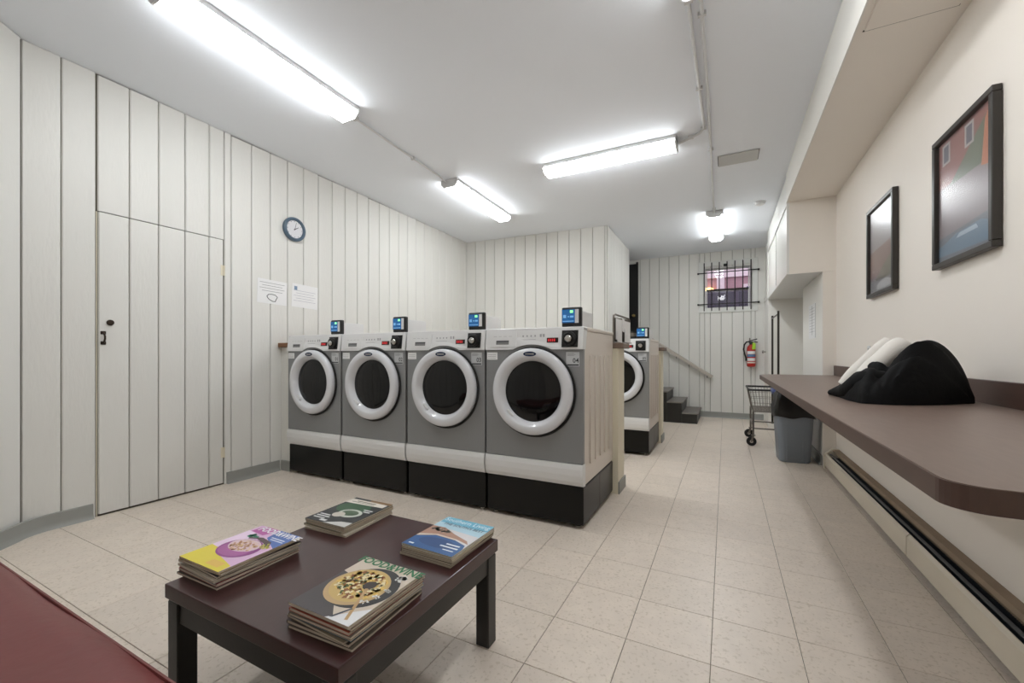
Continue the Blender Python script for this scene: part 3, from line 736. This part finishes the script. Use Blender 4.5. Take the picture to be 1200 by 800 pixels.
# ------------------------------------------------------------------ counter, cupboard, heater
CT = .925
ct = thing('folding_counter', 'long dark brown laminate folding counter along the right wall', 'counter', (0, 0, 0))
def rounded(x0, x1, y0, y1, rn, rf):
    pts = [(x1, y0)]
    for k in range(9): a = -PI/2-k*PI/16; pts.append((x0+rn+rn*math.cos(a), y0+rn+rn*math.sin(a)))
    for k in range(9): a = PI-k*PI/16; pts.append((x0+rf+rf*math.cos(a), y1-rf+rf*math.sin(a)))
    pts.append((x1, y1)); return pts
cpts = rounded(.318, XR-.002, .905, 5.245, .055, .2)
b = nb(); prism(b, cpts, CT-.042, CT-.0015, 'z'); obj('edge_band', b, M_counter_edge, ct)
b = nb(); prism(b, [(x+(.003 if x < .9 else 0), y) for x, y in cpts], CT-.0015, CT, 'z'); obj('counter_top', b, M_counter, ct)
bx('backsplash', M_counter_edge, ct, XR-.022, XR-.002, .92, 5.245, CT, CT+.1, bevel=.002)
for y in (1.03, 2.4, 3.8, 5.0):
    b = nb(); box(b, .36, XR-.002, y-.012, y+.012, CT-.066, CT-.043); box(b, XR-.03, XR-.002, y-.012, y+.012, CT-.40, CT-.066)
    br = obj('bracket', b, M_brown_metal, ct)
cb = thing('wall_cupboard', 'white overhead cupboard with sliding doors hung past the soffit', 'cupboard', (0, 0, 0))
b = nb(); box(b, .60, .888, 5.25, 7.548, 1.99, 3.018); obj('body', b, M_wall, cb)
b = nb(); box(b, .6005, 1.0, 5.2455, 5.2495, 1.985, 2.744); obj('end_panel', b, M_wall, cb)
b = nb(); box(b, .59, .888, 5.25, 7.548, 1.984, 1.9895); obj('bottom_panel', b, mat('gloss_white_shelf', srgb(226, 226, 224), .3), cb)
b = nb(); box(b, .889, 1.49, 6.452, 7.548, 1.985, 2.0); obj('bottom_panel', b, MATS['gloss_white_shelf'], cb)
M_cab = mat('white_cupboard_paint', srgb(232, 231, 226), .35)
frame_bits = [(5.245, 7.548, 2.72, 3.02), (5.245, 7.548, 1.985, 2.02), (5.245, 5.29, 2.02, 2.72), (7.50, 7.548, 2.02, 2.72)]
for y0, y1, z0, z1 in frame_bits: bx('face_frame', M_cab, cb, .578, .60, y0, y1, z0, z1)
for y0, y1, xx in ((5.30, 6.42, .584), (6.38, 7.49, .591)):
    dd = bx('sliding_door', M_cab, cb, xx, xx+.006, y0, y1, 2.03, 2.71)
bx('door_gap', M_seam, cb, .5815, .5845, 6.345, 6.362, 2.03, 2.70)
bx('door_track', M_dark_door, cb, .5775, .5795, 6.05, 6.45, 2.70, 2.72)

ht = thing('baseboard_heater', 'long cream baseboard heater on the floor under the counter', 'heater', (XR, 0, 0))
HX = .115
for y0, y1 in ((1.0, 3.02), (3.03, 5.12)):
    obj('front_cover', prism(nb(), [(-HX, .028), (-HX+.004, .024), (-HX+.010, .03), (-HX+.010, .132), (-HX+.020, .146), (-HX+.014, .150), (-HX, .134)], y0, y1, 'y'), M_heater, ht)
obj('back_plate', prism(nb(), [(0, .02), (-.006, .02), (-.006, .184), (-.040, .186), (-.052, .176), (-.055, .179), (-.042, .193), (0, .196)], 1.0, 5.12, 'y'), M_heater_dirty, ht)
obj('end_cap', prism(nb(), [(0, 0), (-HX-.006, 0), (-HX-.006, .136), (-.05, .198), (0, .198)], 5.12, 5.16, 'y'), M_heater, ht)
obj('end_cap', prism(nb(), [(0, 0), (-HX-.006, 0), (-HX-.006, .136), (-.05, .198), (0, .198)], .96, 1.0, 'y'), M_heater, ht)
b = nb(); tube(b, [(-.055, 1.0, .09), (-.055, 5.12, .09)], .012, 8); obj('copper_pipe', b, mat('copper', srgb(150, 90, 60), .4, metal=.9), ht)
fins = nb()
for k in range(300):
    y = 1.15+k*.0129
    box(fins, -.085, -.02, y, y+.001, .055, .135)
fo = obj('fins', fins, M_fin, ht); fo['kind'] = 'stuff'
bx('damper', mat('damper_steel', srgb(120, 126, 134), .3, metal=.7, var=.3, vscale=6), ht, -.084, -.066, 1.02, 5.1, .150, .154)
bx('damper', mat('damper_steel', srgb(88, 92, 98), .35, metal=.7, var=.3, vscale=6), ht, -.094, -.088, 1.02, 5.1, .10, .138)

# cloth bundle on the counter
bt = thing('cloth_bundle', 'black cloth bundle with rolled white lining on the counter', 'cloth bundle', (.482, 2.69, CT+.001), math.atan2(-.464, .886))
def lerp_tab(tab, u):
    if u <= tab[0][0]: return tab[0][1]
    for (a, p), (c, q) in zip(tab, tab[1:]):
        if u <= c: return p+(q-p)*(u-a)/(c-a)
    return tab[-1][1]
FR = [(0, .004), (.05, .09), (.096, .164), (.16, .29), (.236, .391), (.29, .38), (.336, .352), (.39, .29), (.437, .211), (.48, .10), (.513, .004)]
HT = [(0, .006), (.03, .038), (.06, .056), (.091, .062), (.121, .076), (.151, .107), (.181, .136), (.211, .154), (.241, .157), (.272, .15), (.302, .172), (.332, .217), (.362, .257), (.392, .272), (.422, .259), (.453, .22), (.483, .152), (.505, .06), (.513, .006)]
b = nb(); nu, nv_ = 84, 44; grid = []
LB = .513
for i in range(nu+1):
    u = LB*i/nu; row = []
    f = sum(lerp_tab(FR, u+q*.012) for q in (-1, 0, 1))/3; H = sum(lerp_tab(HT, u+q*.010) for q in (-1, 0, 1))/3
    bk = .006+.105*math.sin(PI*u/LB)**.7; yr = -.45*f
    for j in range(nv_+1):
        t_ = -1+2*j/nv_
        y = yr+(f+yr)*t_ if t_ < 0 else yr+(bk-yr)*t_
        pf = max(0, 1-abs(t_)**2.1)**.66
        z = H*pf
        rad = math.atan2(t_+1.0, (u-.30)*5)
        fold = .010*math.sin(9*rad+1.0)*pf*(1-pf)*2.2
        fold += .020*math.exp(-((t_+.40+2.2*(u-.40))/.07)**2)*pf-.024*math.exp(-((t_+.56+2.4*(u-.39))/.06)**2)*pf+.012*math.exp(-((t_+.72-1.2*(u-.42))/.05)**2)*pf
        fold -= .022*math.exp(-((u-.285-.03*t_)/.016)**2)*pf
        fold += .006*math.sin(70*u+6*t_)*pf*(1-pf)
        row.append(b.verts.new((u, y, max(.0005, z+fold*min(1, H/.08)))))
    grid.append(row)
for i in range(nu):
    for j in range(nv_): b.faces.new([grid[i][j], grid[i+1][j], grid[i+1][j+1], grid[i][j+1]])
b.faces.new([g[0] for g in grid] + grid[-1][1:] + [g[-1] for g in grid[::-1][1:]] + grid[0][1:-1][::-1])
obj('black_cloth', b, M_cloth_black, bt, True)
def roll(pa, pb, ra, rb, name):
    b = nb(); pa, pb = Vector(pa), Vector(pb); n = 26; ax = (pb-pa).normalized()
    a = ax.cross(Vector((0, 1, 0))).normalized(); c = ax.cross(a).normalized(); rings = []
    for q in range(11):
        f = q/10; p = pa.lerp(pb, f)+Vector((0, 0, .014*math.sin(f*PI))); r = ra+(rb-ra)*f**.8
        if q == 10: r *= .95
        rings.append([b.verts.new(p+(a*math.cos(2*PI*k/n)*r*(.95+.05*math.sin(3*f*PI))+c*math.sin(2*PI*k/n)*r)*(1+.03*math.sin(3*2*PI*k/n+5*f))) for k in range(n)])
    for A, B in zip(rings, rings[1:]):
        for k in range(n): b.faces.new([A[k], A[(k+1) % n], B[(k+1) % n], B[k]])
    prev = rings[-1]
    for sc, dp in ((.82, .001), (.62, -.010), (.4, -.008)):
        cen = sum((v.co for v in rings[-1]), Vector())/n
        ring = [b.verts.new(cen+(v.co-cen)*sc+ax*dp) for v in rings[-1]]
        for k in range(n): b.faces.new([prev[k], prev[(k+1) % n], ring[(k+1) % n], ring[k]])
        prev = ring
    b.faces.new(prev); b.faces.new(rings[0][::-1])
    return obj(name, b, M_cloth_white, bt, True)
roll((.075, -.045, .050), (.243, .035, .262), .030, .046, 'white_roll')
roll((.175, -.150, .085), (.292, -.008, .250), .040, .052, 'white_roll')
b = nb()
lob = [(.010, -.016, .014, .012), (.055, -.075, .024, .022), (.10, -.135, .030, .030), (.150, -.200, .048, .044), (.20, -.245, .075, .054), (.245, -.250, .094, .05), (.28, -.225, .085, .044), (.315, -.19, .05, .04)]
tube(b, [p[:3] for p in lob], [p[3] for p in lob], 18)
bmesh.ops.subdivide_edges(b, edges=[e for e in b.edges if e.calc_length() > .03], cuts=1, use_grid_fill=True)
for vv in b.verts:
    vv.co.z = max(.001, vv.co.z+.005*math.sin(60*vv.co.x+40*vv.co.y))
obj('black_fold', b, M_cloth_black, bt, True)

# ------------------------------------------------------------------ bins and cart
def bin_mesh(w0, d0, w1, d1, h, t=.006, ribs=True):
    b = nb()
    def ring(w, d, z, r=.05, n=6):
        vs = []
        for cx, cy, a0 in ((w-r, d-r, 0), (-w+r, d-r, PI/2), (-w+r, -d+r, PI), (w-r, -d+r, 1.5*PI)):
            for k in range(n+1): a = a0+PI/2*k/n; vs.append(b.verts.new((cx+r*math.cos(a), cy+r*math.sin(a), z)))
        return vs
    R_ = [ring(w0-.01, d0-.01, 0), ring(w0, d0, .012), ring(w1, d1, h-.06), ring(w1+.006, d1+.006, h-.06), ring(w1+.01, d1+.01, h), ring(w1-t, d1-t, h), ring(w0-t, d0-t, .02)]
    for A, B in zip(R_, R_[1:]):
        for k in range(len(A)): q = (k+1) % len(A); b.faces.new([A[k], A[q], B[q], B[k]])
    b.faces.new(R_[0][::-1]); b.faces.new(R_[-1])
    return b
gb = thing('trash_bin', 'tall grey plastic trash bin with black liner under the counter end', 'trash bin', (.645, 5.36, 0), .06)
obj('body', bin_mesh(.14, .125, .165, .15, .55), M_bin, gb, True)
for x in (-.075, .065): 
    b = nb(); prism(b, [(x-.006, .02), (x+.006, .02), (x*1.10+.006, .44), (x*1.10-.006, .44)], -.147, -.128, 'y')
    for vv in b.verts: vv.co.y += -.0 if vv.co.z > .3 else .018
    obj('rib', b, M_bin, gb)
b = nb(); n = 40; rings = []
for z, sc in ((.475, 1.11), (.52, 1.13), (.57, 1.12), (.62, 1.06), (.69, 1.02), (.73, .9), (.735, .6), (.70, .3)):
    ring = []
    for k in range(n):
        a = 2*PI*k/n; cs, sn = math.cos(a), math.sin(a); rr = (abs(cs/.163)**9+abs(sn/.148)**9)**(-1/9)
        wob = 1+.03*math.sin(7*a+z*60)+.02*math.sin(13*a+2+z*30)
        ring.append(b.verts.new((cs*rr*sc*wob*.985 if z > .55 else cs*rr*sc, sn*rr*sc*(wob if z > .55 else 1), z+.01*math.sin(5*a+1))))
    rings.append(ring)
for A, B in zip(rings, rings[1:]):
    for k in range(n): b.faces.new([A[k], A[(k+1) % n], B[(k+1) % n], B[k]])
b.faces.new(rings[-1])
obj('liner', b, M_bag, gb, True)
b2 = thing('recycling_bin', 'blue plastic bin rim showing behind the grey bin', 'recycling bin', (.645, 5.765, 0), .0)
obj('body', bin_mesh(.11, .11, .13, .13, .69), M_blue, b2, True)
obj('lid', bin_mesh(.168, .158, .15, .14, .045), M_blue, b2, True, loc=(0, 0, .692))

ca = thing('laundry_cart', 'chrome wire laundry cart with tall hanging poles beside the bins', 'laundry cart', (.26, 6.30, 0))
cw, cl = .50, .72
cx0, cx1, cy0, cy1 = 0, cw, -.36, .36
# cart is pushed in beside the bins: basket, frame, casters, poles
def loop(pts, r=.008, m=M_wire, name='frame_tube'): return obj(name, tube(nb(), pts, r, 8), m, ca, True)
zt, zb = .70, .43
rim = [(cx0, cy0, zt), (cx1, cy0, zt), (cx1, cy1, zt), (cx0, cy1, zt), (cx0, cy0, zt)]
ia, ib, ja, jb = cx0+.05, cx1-.05, cy0+.05, cy1-.05
for k in range(4):
    p, q = rim[k], rim[k+1]; loop([p, q], .012, M_black_plastic, 'rim_bumper')
bb_ = [(ia, ja, zb), (ib, ja, zb), (ib, jb, zb), (ia, jb, zb), (ia, ja, zb)]
for k in range(4): loop([bb_[k], bb_[k+1]], .007, M_wire, 'basket_frame')
wire = nb()
for k in range(15):
    f = k/14
    for (p, q, r, s) in ((rim[0], rim[1], bb_[0], bb_[1]), (rim[1], rim[2], bb_[1], bb_[2]), (rim[2], rim[3], bb_[2], bb_[3]), (rim[3], rim[0], bb_[3], bb_[0])):
        a, c = Vector(p).lerp(Vector(q), f), Vector(r).lerp(Vector(s), f); tube(wire, [a, c], .0022, 4, False)
    tube(wire, [Vector(bb_[0]).lerp(Vector(bb_[1]), f), Vector(bb_[3]).lerp(Vector(bb_[2]), f)], .0022, 4, False)
    tube(wire, [Vector(bb_[0]).lerp(Vector(bb_[3]), f), Vector(bb_[1]).lerp(Vector(bb_[2]), f)], .0022, 4, False)
for g in (.3, .6):
    cor = [Vector(rim[k]).lerp(Vector(bb_[k]), g) for k in range(5)]
    for k in range(4): tube(wire, [cor[k], cor[k+1]], .0022, 4, False)
wo = obj('wire_mesh', wire, M_wire, ca); wo['kind'] = 'stuff'
for x in (ia, ib):
    for y in (ja, jb):
        s = -1 if y < 0 else 1
        loop([(x, y, zb), (x, y-s*.0, .30), (x, y, .135)], .011, M_wire, 'leg')
for x in (ia, ib): loop([(x, ja, .25), (x, jb, .25)], .009, M_wire, 'lower_rail')
for y in (ja, jb): loop([(ia, y, .22), (ib, y, .22)], .009, M_wire, 'lower_rail')
for x in (ia, ib):
    for y in (ja, jb):
        cs = obj('caster', lathe(nb(), [(0, -.016), (.03, -.016), (.034, -.013), (.05, -.014), (.056, -.008), (.056, .008), (.05, .014), (.034, .013), (.03, .016), (0, .016)], 24, 'y', (x-.02, y, .056)), M_rubber, ca, True)
        b = nb(); 
        for sx in (-.022, .022): prism(b, [(x-.012, .135), (x+.012, .135), (x-.012, .05), (x-.032, .05)], y+sx-.002, y+sx+.002, 'y')
        box(b, x-.024, x+.024, y-.02, y+.02, .130, .137); obj('caster_fork', b, M_wire, cs)
        obj('hub', lathe(nb(), [(0, -.02), (.018, -.02), (.018, .02), (0, .02)], 14, 'y', (x-.02, y, .056)), M_chrome, cs, True)
px = .31
for y in (cy0+.0, cy1-.0):
    loop([(px, y, .20), (px, y, 1.665)], .012, mat('dark_chrome', srgb(70, 68, 64), .3, metal=.9), 'pole')
loop([(px, cy0, 1.63), (px, cy1, 1.63)], .009, M_wire, 'hanging_bar')

# ------------------------------------------------------------------ coffee table and bench
tb = thing('coffee_table', 'low dark brown table with black legs in the foreground', 'table', (-1.199, 1.062, 0))
hx, hy = .396, .384
bx('tabletop', M_table, tb, -hx, hx, -hy, hy, .355, .40, bevel=.003, seg=2)
for y in (-hy+.012, hy-.04): bx('apron', M_black_wood, tb, -hx+.06, hx-.06, y, y+.028, .285, .345)
for x in (-hx+.012, hx-.04): bx('apron', M_black_wood, tb, x, x+.028, -hy+.06, hy-.06, .285, .345)
bx('apron_shadow_board', M_black_wood, tb, -hx+.04, hx-.04, -hy+.04, hy-.04, .338, .355)
for x in (-1, 1):
    for y in (-1, 1):
        xa, ya_ = x*(hx-.006), y*(hy-.006)
        bx('leg', M_black_wood, tb, min(xa, xa-x*.058), max(xa, xa-x*.058), min(ya_, ya_-y*.058), max(ya_, ya_-y*.058), 0, .347, bevel=.003)

bn = thing('bench', 'oxblood red vinyl bench seat in the near left corner', 'bench', (-1.62, .17, 0))
b = nb(); bw, bd = 1.05, .315
box(b, -bw, bw, -bd, bd, .30, .425)
bmesh.ops.subdivide_edges(b, edges=b.edges[:], cuts=14, use_grid_fill=True)
for vv in b.verts:
    x, y, z = vv.co
    ex = max(0, (abs(x)-(bw-.07))/.07); ey = max(0, (abs(y)-(bd-.06))/.06)
    e = min(1, math.sqrt(ex*ex+ey*ey))
    if z > .36: vv.co.z = z-.035*e*e+.012*(1-(x/bw)**2)*(1-(y/bd)**2)+.004*math.sin(9*x+3)*math.sin(14*y)
    if ey > .5: vv.co.y *= 1+.010*math.sin((z-.30)/.125*PI)+.004*math.sin(6*x)
obj('seat_cushion', b, M_red_vinyl, bn, True)
b = nb(); tube(b, [(-bw, -bd, .405), (bw, -bd, .405)], .005, 6); tube(b, [(-bw, bd, .392), (bw, bd, .392)], .005, 6); obj('piping', b, M_red_vinyl, bn, True)
bx('base', M_black_wood, bn, -bw+.03, bw-.03, -bd+.03, bd-.03, .22, .30)
for x in (-1, 1):
    for y in (-1, 1):
        obj('leg', tube(nb(), [(x*(bw-.1), y*(bd-.07), 0), (x*(bw-.1), y*(bd-.07), .22)], [.016, .022], 12), M_black_wood, bn, True)

# ------------------------------------------------------------------ magazines
MW, MH = .228, .282
cov_cols = [(70, 62, 58), (150, 60, 52), (60, 92, 120), (196, 186, 170), (48, 46, 50), (120, 110, 90), (176, 130, 60), (92, 118, 90), (222, 216, 206), (110, 70, 96)]
mag_meshes = {}
def mag_parts(th):
    key = round(th, 4)
    if key not in mag_meshes:
        pg = mesh(box(nb(), -MW/2+.002, MW/2-.001, -MH/2+.001, MH/2-.001, .0006, th-.0006), False, 'pages'); pg.materials.append(M_pages)
        b = nb(); box(b, -MW/2, MW/2, -MH/2, MH/2, 0, .0006); box(b, -MW/2, MW/2, -MH/2, MH/2, th-.0006, th); box(b, -MW/2, -MW/2+.001, -MH/2, MH/2, .0006, th-.0006)
        mag_meshes[key] = (pg, mesh(b, False, 'cover'))
    return mag_meshes[key]
ORD = ['topmost', 'second from the top', 'third from the top', 'fourth from the top', 'fifth from the top', 'sixth from the top', 'seventh from the top', 'eighth from the top']
def stack(cx, cy, rz, n, ths, name_phrase, top_label, cols, group):
    z = .4006; top = None
    for k in range(n):
        th = ths[k % len(ths)]; i = n-1-k
        last = k == n-1
        lab = top_label if last else 'closed magazine %s in the stack %s' % (ORD[i], name_phrase)
        t = thing('magazine', lab, 'magazine', (cx+random.uniform(-.007, .007)*(0 if last else 1), cy+random.uniform(-.007, .007)*(0 if last else 1), z), rz+(0 if last else random.uniform(-.05, .05)), group)
        pg, cv = mag_parts(th)
        obj('pages', pg, None, t)
        c2 = cv.copy(); c2.materials.append(flat(*cols[k % len(cols)])); obj('cover', c2, None, t)
        z += th+.0002
        if last: top = (t, th)
    return top
def art(top, layers):
    """layers: (name, polygon in u,v 0..1 | text mesh, colour); printed just above the cover."""
    t, th = top
    cover = [o for o in bpy.data.objects if o.parent == t and o.name.startswith('cover')][0]
    for k, (nm, pts, col) in enumerate(layers):
        zz = th+.00012+.00006*k
        if isinstance(pts, bpy.types.Mesh):
            for vv in pts.vertices: vv.co.z = zz
            obj(nm, pts, flat(*col), cover); continue
        b = nb()
        polys = pts if isinstance(pts[0][0], (tuple, list)) else [pts]
        for P_ in polys: b.faces.new([b.verts.new((-MW/2+MW*u, -MH/2+MH*v, zz)) for u, v in P_])
        obj(nm, b, flat(*col), cover)
def ell(cu, cv, ru, rv, n=28, a0=0, a1=2*PI): return [(cu+ru*math.cos(a0+(a1-a0)*k/n), cv+rv*math.sin(a0+(a1-a0)*k/n)) for k in range(n+(0 if a1-a0 >= 2*PI-1e-3 else 1))]
def blobs(n, cu, cv, ru, rv, s, seed):
    R = random.Random(seed); out = []
    for _ in range(n):
        a, r = R.uniform(0, 2*PI), math.sqrt(R.random()); u, v = cu+ru*r*math.cos(a), cv+rv*r*math.sin(a); q = R.uniform(0, PI); k = R.randint(3, 6)
        out.append([(u+s*R.uniform(.5, 1.2)*math.cos(q+2*PI*m/k), v+s*.8*R.uniform(.5, 1.2)*math.sin(q+2*PI*m/k)) for m in range(k)])
    return out
def ttxt(s, size, u, v, align='CENTER', bold=0.0, sx=1.0): return text_bm(s, size, -MW/2+MW*u, -MH/2+MH*v, 0, 'xy', align, bold, sx)
def smear(rows): return [[(u, v), (u+w, v), (u+w, v+h), (u, v+h)] for u, v, w, h in rows]

g1 = stack(-1.515, .875, 0.0, 7, [.0075, .009, .007, .008], 'under the purple bowl cover', 'magazine with a purple bowl and yellow cover on top of the left stack', cov_cols, 'magazines on the coffee table')
art(g1, [('cover_ground', [(0, 0), (1, 0), (1, 1), (0, 1)], (226, 186, 220)),
    ('yellow_band', [(0, 0), (1, 0), (.98, .14), (.55, .22), (.35, .34), (0, .36)], (232, 214, 66)),
    ('orange_block', smear([(.55, .05, .3, .10)]), (236, 196, 96)),
    ('lilac_cloth', [(0, .36), (.3, .33), (.35, .6), (.2, .8), (0, .82)], (240, 214, 238)),
    ('blue_corner', [(.55, .78), (1, .62), (1, 1), (.5, 1)], (84, 118, 190)),
    ('pink_ribbon', [(.05, .82), (.4, .8), (.5, 1), (.1, 1)], (190, 92, 168)),
    ('bowl', ell(.52, .45, .37, .23), (150, 66, 140)), ('bowl_shade', ell(.50, .40, .30, .15), (176, 96, 162)),
    ('bowl_fill', ell(.5, .52, .30, .15), (226, 196, 206)),
    ('granola', blobs(60, .50, .5, .24, .12, .028, 3), (196, 140, 92)), ('granola_light', blobs(40, .5, .52, .24, .12, .022, 4), (236, 204, 160)),
    ('dark_spoon', [(.28, .70), (.5, .76), (.78, .72), (.9, .62), (.86, .58), (.7, .66), (.45, .70), (.3, .66)], (84, 62, 66)),
    ('berries', blobs(16, .3, .74, .10, .05, .035, 5), (70, 150, 120)), ('leaves', blobs(12, .85, .62, .10, .06, .03, 6), (206, 200, 70)),
    ('title', ttxt('FOOD&WINE', .043, .60, .925, bold=.0012, sx=.86), (246, 244, 250)), ('cover_line', smear([(.62, .80, .32, .02), (.66, .76, .3, .018)]), (226, 232, 246))])
g2 = stack(-1.478, 1.318, 0.02, 5, [.0075, .008, .007], 'at the far left table corner', 'magazine with a dark green plate cover on top of the far stack', [(196, 186, 170), (120, 110, 90), (222, 216, 206), (176, 150, 110), (40, 42, 42)], 'magazines on the coffee table')
art(g2, [('cover_ground', [(0, 0), (1, 0), (1, 1), (0, 1)], (44, 46, 46)),
    ('green_plate', ell(.42, .62, .38, .22), (60, 92, 66)), ('white_dish', ell(.58, .42, .26, .15), (196, 200, 190)), ('dish_food', ell(.57, .43, .19, .10), (84, 104, 80)), ('figure', ell(.42, .32, .13, .09), (206, 198, 186)),
    ('pale_corner', [(.45, 0), (1, 0), (1, .16), (.75, .13)], (206, 204, 200)), ('cream_band', [(0, .76), (.95, .80), (.95, .92), (0, .94)], (226, 218, 206)), ('brown_band', [(.45, .93), (1, .93), (1, 1), (.45, 1)], (136, 104, 66)),
    ('cover_line', smear([(.06, .22, .26, .03), (.06, .16, .32, .03), (.06, .10, .28, .025), (.3, .04, .16, .05), (.70, .60, .22, .03), (.76, .54, .16, .03)]), (226, 226, 224)), ('band_line', smear([(.1, .82, .6, .02), (.2, .86, .5, .03)]), (120, 112, 100))])
g3 = stack(-.943, 1.318, -.03, 5, [.0075, .008, .007], 'at the far right table corner', 'magazine with a blue bay photograph on top of the right stack', [(196, 186, 170), (120, 110, 90), (92, 84, 74), (176, 160, 130), (200, 214, 222)], 'magazines on the coffee table')
art(g3, [('cover_ground', [(0, 0), (1, 0), (1, 1), (0, 1)], (214, 210, 212)), ('sky', [(0, .78), (1, .78), (1, 1), (0, 1)], (110, 180, 206)), ('pale_sky', [(0, .66), (1, .60), (1, .80), (0, .80)], (176, 208, 222)),
    ('shore', [(0, .34), (.3, .44), (.7, .42), (.98, .36), (.9, .44), (.55, .54), (.25, .66), (0, .64)], (176, 136, 116)), ('trees', blobs(30, .25, .56, .22, .06, .035, 8), (72, 76, 66)),
    ('water', [(0, 0), (1, 0), (1, .22), (.96, .32), (.7, .39), (.3, .40), (0, .28)], (46, 92, 148)), ('deep_water', ell(.5, .22, .36, .12), (36, 74, 128)), ('sand', [(0, .27), (.3, .40), (.7, .39), (.7, .41), (.3, .43), (0, .32)], (222, 200, 176)),
    ('title', ttxt('Southern Living', .042, .5, .915, sx=.82), (236, 246, 250)), ('headline', ttxt("THE SOUTH'S BEST", .026, .53, .775, bold=.0004, sx=.86), (38, 62, 92)),
    ('cover_line', smear([(.66, .24, .26, .03), (.60, .17, .34, .03), (.72, .10, .2, .02), (.08, .05, .1, .03)]), (226, 234, 240))])
g4 = stack(-.938, .868, 0.0, 8, [.0075, .0085, .0065, .008], 'under the pasta pan cover', 'magazine with a pan of pasta on its cover, on top of the nearest stack', [(92, 84, 74), (70, 62, 58), (150, 140, 120), (60, 110, 140), (110, 100, 90), (176, 90, 70), (120, 100, 86), (206, 196, 180)], 'magazines on the coffee table')
art(g4, [('cover_ground', [(0, 0), (1, 0), (1, 1), (0, 1)], (214, 200, 184)), ('dark_table', [(0, 0), (.75, 0), (.35, .3), (.2, .62), (0, .66)], (72, 66, 68)), ('napkin', [(.62, 0), (1, 0), (1, .28), (.8, .14)], (232, 232, 234)), ('purple_cloth', blobs(14, .14, .52, .07, .07, .04, 12), (92, 60, 66)),
    ('pan', ell(.56, .52, .44, .36, 40), (44, 42, 44)), ('pan_rim', ell(.47, .50, .41, .325, 40), (196, 164, 118)), ('pasta_bed', ell(.475, .525, .375, .295, 40), (206, 176, 110)),
    ('pasta', blobs(110, .475, .54, .33, .25, .05, 9), (226, 188, 96)), ('pasta_brown', blobs(60, .475, .54, .32, .24, .042, 10), (150, 92, 46)), ('pasta_light', blobs(55, .475, .52, .32, .24, .036, 13), (238, 222, 176)), ('herbs', blobs(26, .475, .54, .3, .22, .025, 11), (70, 96, 44)),
    ('spoon_bowl', ell(.60, .56, .085, .075), (58, 46, 40)), ('spoon', [(.60, .50), (.64, .51), (.90, .06), (.86, .05)], (196, 160, 112)), ('fork', [(.66, .02), (.70, .03), (.80, .2), (.77, .2)], (60, 66, 80)),
    ('title', ttxt('FOOD&WINE', .045, .5, .935, bold=.0013, sx=.93), (36, 116, 72)),
    ('cover_line', blobs(22, .86, .80, .07, .06, .03, 14) + blobs(8, .88, .56, .05, .03, .022, 15) + blobs(8, .86, .44, .05, .03, .022, 16) + blobs(8, .80, .33, .05, .03, .022, 17), (240, 238, 234))])
